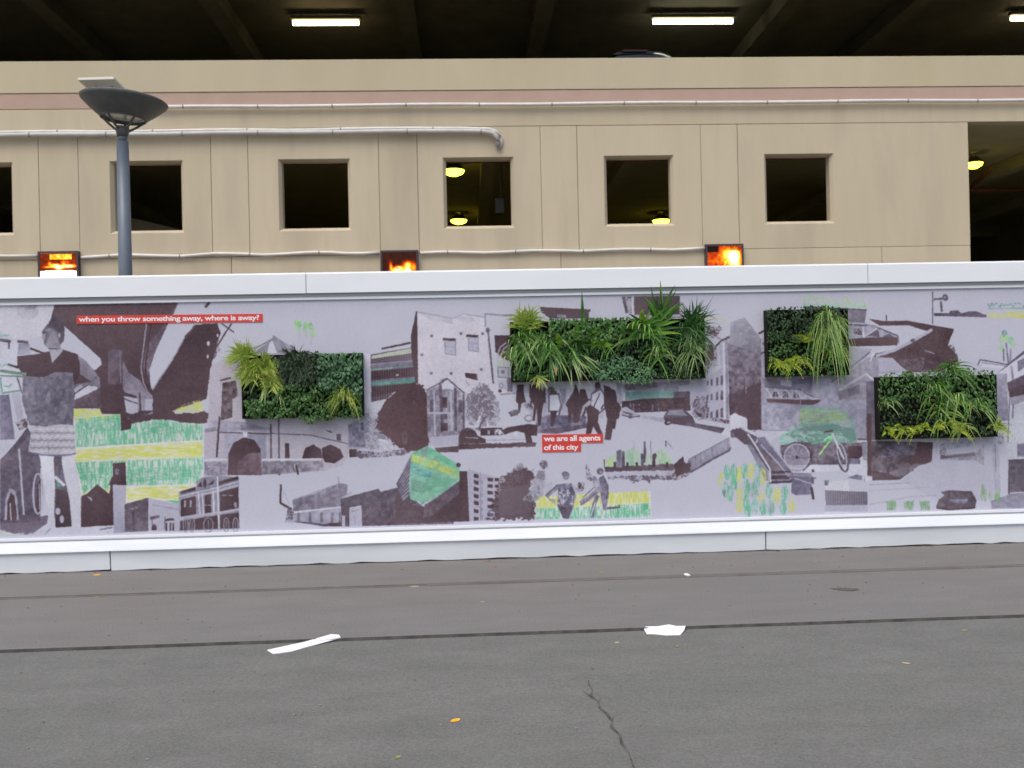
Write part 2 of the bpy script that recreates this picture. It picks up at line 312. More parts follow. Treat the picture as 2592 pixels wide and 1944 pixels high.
# woman, church and poster
p('A', 'M', '0,955 80,950 130,1335 0,1340'); p('A', 'Q', '110,950 160,960 215,1190 190,1230'); p('A', 'K', '130,1190 240,1150 240,1230 170,1260', mode='leaf')
p('B', (98, 90, 106), '0,612 255,300 350,560 350,1090 0,1105'); p('B', 'D', '0,560 130,420 240,270 262,330 0,635'); p('B', 'P', '0,390 135,385 0,560')
ln('B', 'D', 24, '0,812 355,615'); ln('B', 'Q', 17, '165,460 207,1032')
p('B', 'L', '40,1075 45,900 85,800 130,820 150,900 160,1080'); p('B', 'K', '60,1080 65,920 95,840 125,870 145,1000 145,1085'); ln('B', 'Q', 10, '88,930 95,1080')
ring('B', 'Q', 330, 850, 42, 175, 16); p('B', 'K', '310,930 330,760 352,720 352,990 320,1000'); ln('B', 'Q', 8, '338,760 345,990')
p('B', 'D', '0,1095 420,1035 420,1132 280,1205 150,1200 0,1165', mode='leaf'); p('B', 'D', '0,1095 420,1035 420,1120 280,1190 100,1185 0,1150', alpha=.7)
p('B', (170, 190, 172), '0,1165 60,1195 180,1215 0,1220', mode='crayon')
p('B', (104, 96, 112), '468,525 535,525 600,830 470,830'); p('B', (78, 66, 74), '470,805 592,830 622,1132 480,1142'); p('B', 'g', '480,690 570,760 520,800 480,760', mode='crayon'); el('B', 'Q', 500, 1000, 22, 30); el('B', 'Q', 535, 1070, 18, 35); ln('B', 'M', 40, '545,640 545,780')
p('B', (206, 208, 220), '345,530 468,520 482,800 476,1060 442,1150 385,1212 290,1212 300,1180 408,1105 420,1000 375,780', grad=(190, 190, 204)); p('B', (206, 208, 220), '530,540 642,520 660,700 702,880 696,1150 705,1192 640,1198 622,1150 615,1000 590,850 555,700', grad=(190, 190, 204)); ln('B', 'D', 12, '470,540 482,800 474,1060'); ln('B', 'W', 26, '470,700 560,780'); ln('B', 'N', 8, '440,1150 385,1205')
p('B', (180, 178, 190), '275,262 640,250 656,500 600,515 460,522 330,510 245,490', mode='zig', n=.07); ln('B', 'M', 14, '245,490 330,510 460,522 600,515 656,500'); ln('B', 'M', 7, '415,400 420,500')
p('A', (112, 108, 124), '200,790 620,740 645,860 632,1215 520,1205 400,1225 255,1215 190,1000', n=.06); ln('A', 'D', 10, '560,860 540,960 600,1020'); ln('A', 'D', 10, '620,880 590,1060 560,1180'); ln('A', 'D', 8, '520,820 470,900'); ln('A', 'D', 8, '300,900 330,1100')
p('A', (124, 119, 134), '670,610 740,655 860,800 870,895 760,868 640,930 652,862 790,838 690,770'); ln('A', 'D', 9, '840,800 770,850'); p('A', 'L', '640,900 700,860 720,880 650,935')
p('A', 'K', '150,620 340,598 430,575 450,672 540,560 670,600 692,700 690,780 645,860 625,760 480,755 380,800 200,788 150,702')
p('A', (168, 166, 180), '425,555 520,530 545,572 450,680'); p('A', (138, 133, 147), '358,410 430,365 520,400 540,480 512,565 420,560 385,520 372,450'); p('A', (110, 104, 118), '395,520 430,430 400,400 365,420 385,520')
p('A', (104, 96, 108), '355,412 440,300 465,268 512,288 560,372 552,490 512,522 490,420 430,372', mode='leaf'); p('A', (104, 96, 108), '430,330 470,272 512,292 558,372 548,488 510,512 495,420 440,372', alpha=.75)
p('A', 'W', '0,490 245,495 255,590 150,620 150,700 200,790 0,800'); ln('A', 'D', 26, '0,478 95,492'); ln('A', 'D', 24, '150,490 245,500'); ln('A', 'D', 14, '75,490 80,560'); p('A', 'L', '160,510 255,510 260,600 150,610'); ln('A', 'K', 18, '262,552 400,600'); ln('A', 'K', 20, '70,690 160,715')
scrib('A', 'g', 0, 80, 440, 12, 6, 14); scrib('A', (90, 160, 130), 0, 110, 695, 22, 7, 14); ln('A', (116, 140, 130), 26, '0,745 230,775'); ln('A', (116, 140, 130), 15, '0,785 210,795')
p('A', 'W', '0,800 150,805 165,920 20,945'); ln('A', 'D', 12, '150,805 190,940'); ln('A', (110, 150, 132), 15, '20,938 175,915'); ln('A', (110, 150, 132), 12, '5,805 20,930'); scrib('A', (100, 160, 135), 35, 105, 880, 22, 6, 11, 3); p('A', 'Q', '100,940 170,935 200,1100 150,1180')
p('B', 'P', '410,1200 700,1140 980,1132 982,1188 420,1205'); ln('B', 'M', 12, '860,1160 970,1140')

p('A', (86, 78, 92), '440,300 465,268 512,288 560,372 552,490 525,515 500,470 505,420 470,375 400,372', warp=2); el('A', (160, 157, 172), 514, 440, 10, 22); p('A', (92, 86, 100), '365,405 405,400 405,420 370,424'); ln('A', (96, 90, 104), 8, '378,500 408,494'); p('A', (160, 156, 170), '372,425 395,425 385,480 362,462'); ln('A', (88, 80, 94), 9, '420,552 500,556')
p('A', (96, 90, 106), '600,800 640,850 632,1000 600,1190 560,1205 590,1020', alpha=.6); p('A', (142, 138, 156), '260,850 420,840 440,1000 330,1080 260,1010', alpha=.4); ln('A', (94, 88, 104), 9, '420,870 380,1010'); ln('A', (94, 88, 104), 10, '560,900 500,1080 470,1190')
for i in range(7):
    ln('B', (132, 128, 142) if i % 2 else (198, 197, 208), 13, ' '.join(f'{262+k*24},{285+i*32+(14 if k%2 else 0)}' for k in range(17)), alpha=.75)
# --- second bay: sandstone front with arches, warehouse
for x, y in ((860, 330), (865, 385), (935, 350), (940, 410), (985, 370), (1000, 430)): el('C', 'l', x, y, 26, 28, mode='leaf')
for x, y in ((880, 350), (930, 380), (975, 360)): el('C', (120, 180, 120), x, y, 18, 34, mode='leaf')
ln('C', 'Q', 7, '880,400 880,500'); ln('C', 'Q', 7, '940,410 938,480'); ln('C', 'Q', 7, '990,430 980,520')
p('C', 'N', '480,590 640,480 650,435 830,550 830,600 480,600'); ln('C', 'D', 8, '490,555 650,470'); p('C', 'W', '618,510 645,480 690,590 600,600'); p('C', 'D', '730,540 800,580 730,590')
p('C', (182, 177, 191), '120,700 300,600 400,560 400,1180 700,1170 1180,1195 1320,1255 1320,1440 1250,1560 1090,1610 700,1640 60,1650 60,1240 90,1230 100,850')
p('C', 'N', '280,640 390,640 390,720 270,730', mode='leaf'); p('C', (100, 86, 94), '215,848 330,828 350,960 302,990 300,1145 200,1172', n=.09); ln('C', 'K', 14, '195,830 290,805'); p('C', 'N', '60,1250 200,1215 190,1260 60,1280')
p('C', 'L', '100,1170 390,1185 640,1240 190,1270'); p('C', 'M', '370,1210 640,1240 640,1262 370,1262', mode='leaf')
ln('C', 'D', 12, '190,1275 640,1290'); ln('C', 'D', 8, '640,1285 980,1300 1300,1375'); ln('C', 'K', 16, '190,1140 165,1490'); ln('C', 'D', 15, '632,1200 636,1500'); ln('C', 'D', 15, '700,1150 706,1645')
p('C', 'L', '235,1290 590,1300 590,1500 235,1500'); p('C', 'K', '258,1645 268,1455 310,1368 400,1318 490,1340 545,1420 556,1645'); p('C', (112, 93, 104), '335,1645 350,1530 440,1455 546,1450 552,1645')
p('C', 'W', '390,1275 430,1275 425,1320 400,1320'); p('C', 'K', '755,1370 790,1370 796,1497 755,1497'); p('C', 'K', '903,1500 930,1412 1000,1380 1065,1420 1078,1500'); p('C', 'K', '1072,1410 1150,1380 1232,1420 1264,1490 1185,1542 1100,1532 1078,1490')
ln('C', 'W', 18, '560,1512 1070,1508'); p('C', (146, 141, 156), '560,1525 1082,1522 1088,1600 700,1635 556,1640', n=.08); p('C', 'M', '60,1530 255,1530 250,1645 62,1650', mode='leaf'); ln('C', 'W', 18, '60,1515 250,1510'); ln('C', 'K', 16, '830,1590 850,1560 870,1640'); ln('C', 'W', 10, '838,1550 838,1590')
p('C', 'W', '1080,1260 1110,1240 1180,1260 1150,1300', mode='leaf'); ln('C', 'D', 12, '1110,1260 1160,1275'); p('C', 'D', '1200,1290 1240,1290 1240,1350 1205,1345')
p('C', (136, 131, 147), '1310,1190 1430,1150 1500,1050 1560,1150 1600,1280 1700,1340 1700,1430 1300,1410', mode='leaf', warp=6); p('C', 'M', '1300,1210 1430,1190 1450,1400 1310,1400', n=.1); p('C', 'W', '1560,1330 1700,1350 1690,1430 1570,1420', mode='leaf'); p('C', 'D', '1300,1440 1420,1430 1560,1450 1900,1405 1780,1475 1400,1500', mode='leaf', warp=3); p('C', 'K', '1310,1420 1375,1420 1375,1490 1315,1490')
p('C', 'W', '1440,1000 1500,990 1580,1040 1560,1150 1500,1160', mode='leaf')
p('C', 'W', '1430,590 1500,600 1500,1010 1440,1010'); p('C', (104, 92, 104), '1495,605 1862,540 1892,860 1700,920 1640,985 1500,1015', mode='rib')
p('C', (180, 190, 176), '1505,615 1862,545 1866,590 1505,640'); ln('C', 'M', 34, '1500,705 1885,668'); ln('C', 'N', 10, '1500,690 1885,655'); ln('C', (122, 144, 142), 18, '1500,735 1890,700'); p('C', 'K', '1505,752 1890,712 1890,800 1505,830', mode='rib'); ln('C', 'W', 12, '1715,785 1735,775'); ln('C', 'M', 26, '1500,838 1890,808'); ln('C', 't', 32, '1505,860 1890,828'); p('C', 'K', '1505,885 1890,850 1890,860 1700,925 1505,975', mode='rib')
ln('C', 'K', 17, '1590,555 1840,503'); p('C', 'K', '1888,228 1906,240 1905,860 1880,845 1845,560 1842,440')
p('E', (200, 197, 210), '190,370 500,430 590,390 770,420 845,1000 905,1000 1010,1070 1010,1100 700,1090 200,1010'); p('E', 'L', '200,375 500,435 500,480 300,440', mode='leaf', alpha=.5); p('E', 'L', '510,425 640,400 700,450 600,470', mode='leaf', alpha=.5); ln('E', 'N', 6, '190,372 500,430 590,390 770,420')
for a, b, c, d in ((420, 600, 105, 150), (622, 570, 98, 150)):
    p('E', 'Q', f'{a},{b} {a+c},{b+8} {a+c},{b+d} {a+8},{b+d-8}'); ln('E', 'K', 22, f'{a-8},{b+8} {a+c},{b+14}'); ln('E', 'N', 8, f'{a+c-4},{b+10} {a+c-2},{b+d}'); ln('E', 'N', 6, f'{a+10},{b+d-14} {a+c},{b+d-6}'); ln('E', 'N', 6, f'{a+8},{b+70} {a+c},{b+78}'); ln('E', 'N', 6, f'{a+12},{b+30} {a+14},{b+d-14}')
p('E', 'K', '600,900 705,905 712,965 660,950 612,940'); ln('E', 'N', 7, '610,960 640,1010')
for x, y in ((315, 580), (568, 560), (755, 560), (312, 902), (482, 905), (745, 870), (232, 742)): el('E', 'M', x, y, 14, 13)
p('C', (88, 68, 74), '1780,862 1860,850 1950,865 2002,960 2035,1180 2005,1390 1965,1445 1850,1440 1720,1400 1600,1290 1540,1240 1560,1100 1640,980', warp=9); p('C', (100, 82, 90), '1740,1180 1800,1200 1820,1380 1780,1390', mode='leaf'); p('C', 'N', '1860,1000 1880,1010 1870,1030', mode='leaf')
p('E', (146, 141, 157), '270,1055 390,1000 390,960 450,938 520,1000 532,1040 612,1080 602,1432 282,1455', n=.08); p('E', 'W', '405,1000 450,945 505,1000 505,1040 405,1040'); ln('E', 'D', 24, '388,985 410,1405'); ln('E', 'D', 24, '520,1030 522,1405'); ln('E', 'D', 14, '590,1080 590,1430'); ln('E', 'D', 12, '270,1050 450,950 600,1075')
rects('E', 'K', [405], [1110], 44, 90); rects('E', 'D', [300, 545], [1130], 34, 110); rects('E', 'D', [405], [1240], 46, 60); rects('E', 'K', [395], [1330], 60, 70); ln('E', 'Q', 16, '285,1245 510,1245'); ln('E', 'Q', 16, '335,1060 345,1440'); ln('E', 'Q', 18, '480,1060 490,1400')
p('E', 'Q', '290,1455 552,1440 552,1525 300,1535'); p('E', (98, 84, 92), '340,1545 552,1530 548,1582 362,1585')
p('E', (124, 118, 134), '700,1000 790,985 842,1060 892,1150 905,1290 870,1350 620,1350 608,1200 625,1100', mode='leaf', warp=8); p('E', (104, 94, 108), '690,1090 780,1080 850,1180 860,1300 640,1320 640,1200', mode='leaf', alpha=.7, warp=8); ln('E', 'D', 16, '775,1280 720,1390'); ln('E', 'W', 18, '735,1270 700,1370'); ln('E', 'W', 10, '790,1290 800,1370')
ln('E', 'D', 15, '802,530 848,992'); el('E', 'D', 800, 530, 20, 22); p('E', 'K', '858,575 1010,575 1010,800 940,780 866,720'); for_arcs = ((880, 760, 960, 640), (905, 775, 1000, 650))
for a, b, c, d in for_arcs: ln('E', 'Q', 10, f'{a},{b} {(a+c)/2-14},{(b+d)/2-22} {c},{d}')
ln('E', 'N', 14, '770,390 1010,408'); ln('E', 'N', 12, '775,390 780,500'); p('E', (178, 184, 186), '880,790 950,790 950,840 885,840', mode='leaf'); p('E', 'Q', '885,845 985,855 980,945 890,935'); ln('E', (112, 134, 126), 8, '885,845 985,855 980,945 890,935 885,845'); el('E', 'M', 930, 890, 16, 20); p('E', 'Q', '885,960 965,965 960,1045 895,1040'); ring('E', 'M', 915, 1010, 17, 20, 7); el('E', 'K', 905, 1055, 16, 14); p('E', 'D', '965,940 1010,940 1015,1060 970,1060', mode='leaf'); ln('E', 'N', 16, '905,1085 1040,1075')
# street scene with pedestrians
p('E', 'N', '1040,1000 1800,1000 1800,1290 1215,1300 1100,1180', mode='leaf', alpha=.55); p('E', 'M', '1215,1300 1330,1260 1650,1270 1660,1370 1400,1425 1215,1420', n=.08); p('E', 'D', '1240,1390 1660,1340 1660,1372 1400,1425 1280,1420')
p('E', 'K', '550,1440 575,1390 625,1372 690,1400 715,1442 780,1470 785,1505 550,1512'); ln('E', 'N', 9, '600,1455 720,1462'); p('E', (92, 75, 83), '550,1512 1222,1500 1216,1535 900,1545 552,1560', warp=3); p('E', 'K', '925,1395 970,1368 1160,1338 1232,1350 1226,1440 1172,1442 1190,1505 1132,1505 1118,1418 1050,1400 940,1432'); p('E', 'K', '735,1375 925,1370 930,1435 738,1442'); rects('E', 'L', [800, 860, 890], [1395], 18, 34); p('E', 'W', '860,1390 905,1380 930,1420 900,1435', mode='leaf'); el('E', 'W', 1040, 1420, 16, 18); ln('E', 'L', 8, '785,1480 1120,1475'); ring('E', 'N', 1155, 1290, 34, 26, 14); p('E', 'D', '560,1380 740,1372 740,1400 600,1400', mode='leaf')
p('E', 'K', '1055,1000 1112,998 1112,1080 1132,1150 1092,1162 1078,1245 1062,1250 1065,1170 1040,1140'); p('E', (112, 104, 116), '975,1240 1040,1215 1080,1220 1060,1262 1000,1278'); p('E', 'D', '1110,1130 1190,1190 1190,1215 1110,1190', mode='leaf')
p('E', 'K', '1158,1000 1242,998 1305,1080 1275,1190 1255,1355 1232,1352 1222,1200 1205,1315 1188,1312 1200,1180 1158,1100'); ln('E', 'K', 14, '1180,1100 1170,1200'); ln('E', 'K', 15, '1290,1030 1295,1160')
el('E', 'D', 1348, 1050, 32, 36); p('E', 'D', '1324,1078 1418,1074 1440,1182 1416,1238 1322,1238'); p('E', 'W', '1334,1092 1408,1086 1428,1180 1408,1228 1334,1228'); p('E', 'K', '1340,1225 1402,1225 1365,1362 1340,1360'); p('E', 'K', '1355,1030 1395,1060 1395,1085 1340,1085'); p('E', 'M', '1420,1030 1480,1040 1470,1150 1440,1160', mode='leaf'); ln('E', 'D', 9, '1455,1150 1415,1260')
p('E', 'K', '1558,988 1588,1060 1602,1200 1562,1335 1540,1330 1530,1240 1515,1330 1500,1328 1490,1200 1468,1170 1538,1062'); p('E', 'K', '1598,1040 1640,1038 1672,1140 1622,1182 1582,1335 1566,1330 1582,1150'); ln('E', 'K', 12, '1620,1150 1690,1125')
el('E', 'K', 1750, 1012, 26, 36); p('E', 'D', '1690,1080 1740,1030 1776,1030 1812,1088 1814,1210 1745,1272 1680,1192'); p('E', 'W', '1702,1086 1772,1046 1802,1092 1804,1200 1745,1258 1692,1190'); ln('E', 'K', 9, '1768,1075 1712,1200'); p('E', 'K', '1648,1180 1700,1180 1762,1225 1752,1330 1795,1432 1752,1432 1712,1362 1692,1422 1645,1432 1662,1300'); ln('E', 'K', 18, '1650,1190 1622,1275'); ln('E', 'Q', 12, '1720,1130 1650,1190')
p('E', 'K', '1800,1000 1902,1048 1922,1130 1952,1200 1932,1292 1892,1302 1862,1478 1808,1475 1832,1300 1806,1170', warp=2); ln('E', 'K', 20, '1905,1290 1888,1380'); ln('E', 'D', 14, '1800,1170 1780,1215')
# street behind them
p('G', 'L', '205,985 260,980 262,1180 210,1150'); ln('G', 'N', 9, '235,985 238,1170'); p('G', 'N', '262,1000 850,962 850,1060 262,1065'); p('G', 'D', '280,990 560,975 560,1030 280,1050', mode='leaf', warp=4); p('G', 'Q', '740,1010 850,1000 850,1060 740,1062'); p('G', 't', '280,1065 700,1058 700,1120 500,1122 280,1135', grad=(130, 150, 152)); p('G', 'D', '700,1062 840,1058 840,1120 700,1122'); p('G', 'K', '250,1145 460,1122 842,1108 845,1225 250,1245', n=.09); rects('G', 'M', [320, 345, 395, 510, 560, 700, 760], [1165], 14, 64, mode='leaf')
p('G', 'Q', '240,1205 292,1190 412,1270 402,1290 330,1285 250,1272'); ln('G', 'D', 10, '250,1262 330,1280 408,1272'); ln('G', 'D', 14, '260,1235 350,1260'); el('G', 'D', 325, 1278, 18, 16)
p('G', 'D', '608,1290 625,1250 655,1210 780,1205 862,1275 890,1340 640,1340'); p('G', 'N', '640,1262 665,1222 770,1216 820,1270'); p('G', (92, 78, 88), '612,1290 860,1275 880,1335 640,1340'); el('G', 'K', 645, 1330, 28, 20); el('G', 'L', 655, 1325, 14, 10); p('G', 'D', '660,1335 900,1335 1190,1385 1112,1422 860,1365'); p('G', 'L', '420,1260 620,1290 610,1330 420,1290', alpha=.6)
p('E', (94, 78, 86), '1252,330 1692,352 1672,395 1672,430 1340,430 1260,372'); p('E', 'N', '1398,392 1478,398 1478,425 1400,420'); p('E', 'W', '1675,375 1690,375 1690,430 1675,430')
p('E', 'K', '1955,240 2050,240 2042,385 1990,385', mode='leaf'); p('E', 'D', '1960,240 1985,240 2010,380 1990,385'); ln('E', 'W', 10, '2052,245 2045,400'); p('G', (94, 78, 86), '355,240 752,234 748,395 360,400')
p('G', 'Q', '1185,570 1085,655 1110,860 960,960 850,985 848,1262 1000,1310 1185,1335')
for x, s in ((1105, 1), (1065, .95), (1018, .85), (985, .75)):
    for y in (925, 1052, 1205): p('G', 'D', f'{x},{y+ (1110-x)*.35} {x+20*s},{y-6+(1110-x)*.35} {x+20*s},{y+74*s+(1110-x)*.2} {x},{y+80*s+(1110-x)*.2}')
ln('G', 'N', 18, '1155,600 1165,1310'); ln('G', 'W', 14, '1130,640 1140,1300')
p('G', (150, 148, 164), '1188,462 1312,420 1445,592 1455,745 1180,650'); p('G', (134, 127, 143), '1165,640 1455,745 1455,1010 1180,1110', grad=(110, 98, 112), n=.08); p('G', (108, 94, 106), '1172,1090 1455,985 1455,1392 1342,1392 1332,1292 1222,1242 1185,1290', grad='K'); p('G', 'K', '1300,1020 1455,980 1455,1390 1345,1390 1335,1290 1260,1250', alpha=.75, warp=12, mode='leaf'); ln('G', 'N', 8, '1450,600 1456,960'); ln('G', 'N', 6, '1320,890 1325,1080')
p('G', 'D', '860,1150 900,1100 985,1100 1012,1250 985,1310 880,1290', mode='leaf', warp=8); p('G', 'K', '880,1190 1000,1170 1000,1290 890,1290', mode='leaf', warp=6); ln('G', 'K', 34, '1030,1300 1180,1325', mode='leaf')
ln('G', 'K', 15, '1062,672 1110,620 1182,588'); p('G', 'K', '985,500 1112,500 1100,550 1060,560 1112,610 1040,590 990,560', mode='leaf', warp=6); p('G', 'K', '985,655 1060,672 1085,840 1020,850 985,920 965,760', mode='leaf', warp=8); p('G', 'K', '985,655 1040,672 1050,780 1000,800', alpha=.8, warp=6); ln('G', 'y', 8, '960,440 1080,440 1160,445', alpha=.7)

# --- right: viaduct, cranes, stairs, bicycle
p('G', 'Q', '1460,600 1525,590 1525,920 1460,915'); ln('G', 'K', 18, '1432,562 1515,522'); ln('G', 'K', 12, '1452,735 1520,700'); ln('G', 'M', 22, '1465,650 1520,640'); p('G', 'N', '1455,740 1522,720 1522,850 1460,850', mode='leaf')
p('G', 'N', '1455,915 1905,930 2212,930 2212,1400 1455,1400'); p('G', (122, 116, 130), '1460,945 1620,965 1640,1010 1720,1010 1905,935 1885,1060 1490,1030', mode='leaf'); p('G', 'M', '1720,965 1905,930 1880,1070 1720,1040'); p('G', 'Q', '1620,962 1720,965 1718,1020 1622,1005')
p('G', 'L', '1490,1020 1790,1042 1865,1090 2010,1132 2015,1165 1500,1125'); ln('G', 'D', 8, '1490,1022 1790,1044 1865,1092 2010,1132')
ln('G', 'W', 7, '1500,1030 1540,1110 1580,1035 1630,1115 1670,1040 1720,1118 1760,1048 1810,1125 1850,1092 1900,1130 1960,1120'); p('G', 'K', '1560,1065 1585,1055 1605,1105 1550,1105', mode='leaf'); p('G', 'K', '1640,1065 1670,1055 1695,1110 1640,1112', mode='leaf'); p('G', 'K', '1735,1070 1765,1062 1785,1115 1730,1115', mode='leaf')
for x in (1540, 1580, 1630, 1670, 1720, 1760, 1810): ln('G', 'Q', 6, f'{x},1035 {x+2},1122')
p('G', (92, 74, 80), '1500,1122 1790,1130 2012,1132 2016,1182 1800,1172 1505,1152'); ln('G', 'Q', 6, '1795,1130 1795,1170')
p('G', 'L', '1460,1175 1780,1172 1785,1395 1460,1395', n=.06)
p('G', 'L', '1905,930 2212,920 2212,1180 2015,1180 1900,1090', alpha=.8)
p('I', 'L', '690,680 900,690 850,760 700,900 560,985 600,1130 840,1130 860,1480 700,1480 380,1180 500,1120 400,1060 400,960 690,920'); p('I', 'Q', '700,690 900,690 850,745 700,860', grad='L')
p('I', (150, 146, 161), '690,900 850,770 950,745 1180,870 1225,890 955,905 955,1470 862,1470 842,1130 612,1132 600,1050 690,1005'); ln('I', 'Q', 22, '610,1050 850,905'); p('I', (122, 115, 131), '600,1065 790,1000 792,1075 612,1135'); p('I', 'M', '845,975 955,960 962,1480 850,1480', grad='D'); ln('I', 'W', 16, '845,905 955,1000'); p('I', 'Q', '950,770 1060,765 1220,885 960,895'); ln('I', 'W', 14, '880,800 905,740 1000,700'); ln('I', 'M', 12, '700,860 880,720'); ln('I', 'D', 11, '540,985 600,940'); ln('I', 'N', 8, '420,945 360,1080')
p('I', (124, 118, 132), '690,345 852,352 832,472 690,462'); ln('I', 'D', 14, '300,330 852,356'); ln('I', 'Q', 12, '690,468 840,475'); p('I', 'D', '300,325 690,348 690,380 320,345')
ln('I', (140, 205, 150), 22, '305,312 570,318 845,330', mode='crayon'); ln('I', 'l', 16, '318,232 308,310', mode='crayon'); ln('I', 'l', 13, '345,285 370,232 410,275 425,300', mode='crayon'); scrib('I', (166, 205, 112), 415, 740, 275, 26, 17, 13, 4); scrib('I', 'l', 560, 800, 290, 24, 12, 11, 5); ln('I', 'l', 12, '740,310 785,262 815,265 840,325', mode='crayon'); ln('I', (150, 200, 140), 10, '470,240 478,290', mode='crayon')
p('I', 'L', '690,482 905,492 1122,582 1125,640 690,610'); ln('I', 'D', 12, '690,482 905,492 1122,580'); p('I', 'K', '735,520 800,510 810,575 740,560', mode='leaf'); p('I', 'D', '850,580 950,520 960,590'); p('I', 'D', '985,590 1050,560 1100,600'); ln('I', 'W', 14, '822,500 828,660'); ln('I', 'W', 9, '840,580 940,515'); p('I', (90, 72, 78), '695,605 900,592 1122,590 1115,662 700,672'); ln('I', 'M', 8, '1125,580 1128,650')
p('I', 'N', '830,470 900,490 950,510 900,520')
p('I', (88, 70, 76), '868,432 1000,452 1200,448 1420,488 1605,520 1552,662 1612,722 1645,805 1552,852 1482,890 1232,892 1180,868 1072,770 912,762 925,730 1132,690 1402,545 1342,530 1212,488 962,492', n=.06); p('I', (112, 98, 108), '1180,868 1130,790 1300,770 1450,800 1560,850 1480,895 1232,895', mode='leaf'); ln('I', 'N', 9, '1350,705 1440,735'); ln('I', 'N', 7, '1320,770 1350,780'); p('I', 'P', '962,505 1212,500 1340,542 1395,548 1130,680 1128,580 1100,560'); ln('I', 'Q', 26, '930,752 1090,705 1250,622 1418,525'); el('I', 'D', 1250, 620, 22, 16); ln('I', 'K', 9, '1018,400 1022,450'); p('I', 'K', '1560,660 1600,650 1640,790 1590,760', mode='leaf', warp=5)
ln('I', 'D', 9, '1420,200 1420,475'); ln('I', 'D', 20, '1428,265 1540,252', warp=3); el('I', 'D', 1530, 250, 26, 30); el('I', 'N', 1524, 245, 9, 10); ln('I', 'D', 20, '1492,280 1498,370'); p('I', 'D', '1428,382 1560,384 1575,362 1640,358 1665,385 1740,368 1800,370 1885,402 1885,420 1430,408')
scrib('I', 't', 1900, 2230, 315, 22, 20, 13, 8); ln('I', (130, 165, 160), 14, '1900,345 2230,340', mode='crayon'); p('I', 'y', '1890,388 2000,385 2060,370 2230,366 2230,428 1890,425', mode='crayon')
for x, y, c in ((2040, 560, 't'), (2015, 610, 'l'), (2060, 605, 'l'), (2095, 620, 'g'), (2110, 650, 'l'), (2020, 690, 'l')): el('I', c, x, y, 22, 34, mode='leaf')
ln('I', 'M', 13, '2055,640 2075,820'); ln('I', 'M', 12, '2032,690 2035,800'); ln('I', 'N', 16, '2095,690 2090,830'); ln('I', 'D', 11, '1810,835 1830,785 2075,828'); ln('I', 'W', 24, '1850,835 2050,850'); ln('I', 'N', 8, '1850,810 2060,840')
p('I', 'W', '1985,900 2212,740 2300,680 2300,900 2070,1000'); p('I', 'D', '1968,912 2212,735 2300,670 2300,640 2212,705 2060,830'); p('I', 'M', '2150,800 2230,760 2230,840 2160,890', grad='N'); ln('I', 'N', 18, '2100,840 2115,960'); p('I', 'Q', '1962,905 2062,905 2075,1310 1990,1315', grad='M'); p('I', 'D', '2062,985 2230,905 2300,880 2300,1070 2212,1085 2085,1112', grad='K'); p('I', 'N', '2085,1112 2230,1080 2300,1060 2300,1120 2140,1180 2100,1180'); p('I', (186, 190, 202), '2110,1180 2300,1110 2300,1659 2060,1659 2080,1340'); ln('I', 'M', 12, '2118,1170 2110,1290'); ln('I', 'M', 10, '2085,1120 2070,1500'); p('I', 'M', '1990,1420 2035,1410 2035,1520 1980,1510', mode='leaf'); p('I', 'N', '2150,1510 2300,1490 2300,1620 2150,1625')
p('I', (92, 74, 80), '848,1252 892,1250 892,1659 855,1659'); p('J', (92, 74, 80), '848,298 892,298 895,835 858,832')
# green tangle, bicycle
p('J', 'g', '270,232 640,250 745,350 772,560 100,562 100,480 190,430 270,380', mode='crayon', alpha=.75); p('J', (150, 168, 112), '270,252 640,262 702,342 690,372 270,378', mode='crayon', alpha=.8); p('J', 'W', '110,440 270,390 300,420 130,480', alpha=.4, mode='crayon'); p('J', (92, 128, 118), '150,470 280,420 560,380 740,430 765,540 300,560', mode='leaf', alpha=.8); p('J', 'M', '300,430 340,430 330,460', mode='leaf'); p('J', 'Q', '600,365 640,350 760,345 755,400 640,430', mode='crayon', alpha=.6)
p('J', (108, 100, 113), '95,570 300,540 560,545 832,545 832,682 700,740 200,735 100,655', n=.08); p('J', 'K', '690,575 808,570 808,682 690,680'); ln('J', (96, 82, 90), 12, '775,515 850,515'); p('J', 'Q', '100,500 98,660 200,730 110,640'); p('J', 'W', '195,735 700,735 850,640 850,830 700,830 690,800 620,790 300,800'); rects('J', 'M', [710], [685], 84, 46); p('J', 'N', '815,540 850,540 850,700 815,690')
el('J', (132, 127, 143), 248, 665, 110, 108); ring('J', 'D', 248, 665, 122, 122, 13); ring('J', 'Q', 248, 665, 108, 108, 11)
for i in range(12): ln('J', 'L', 5, f'248,665 {248+104*math.cos(i*.5236+.1)},{665+104*math.sin(i*.5236+.1)}', alpha=.8)
el('J', 'K', 248, 672, 15, 15); p('J', 'P', '160,740 330,735 310,790 250,805 190,790', alpha=.6); ring('J', 'D', 640, 680, 40, 118, 17, -.25); ring('J', 'Q', 636, 655, 34, 105, 12, -.25)
ln('J', 'D', 10, '300,790 350,740 415,660'); ln('J', 'D', 8, '250,680 420,668'); ln('J', 'l', 16, '438,652 555,500'); ln('J', 'W', 15, '555,472 610,590 655,690'); ln('J', (150, 215, 175), 18, '478,540 500,510 552,490'); ln('J', 'g', 9, '370,555 540,525'); ln('J', 'D', 11, '420,670 440,740'); el('J', 'K', 372, 660, 14, 40); ln('J', (94, 82, 92), 16, '260,520 330,560 372,640', mode='leaf'); ln('J', 'K', 14, '480,455 560,440')
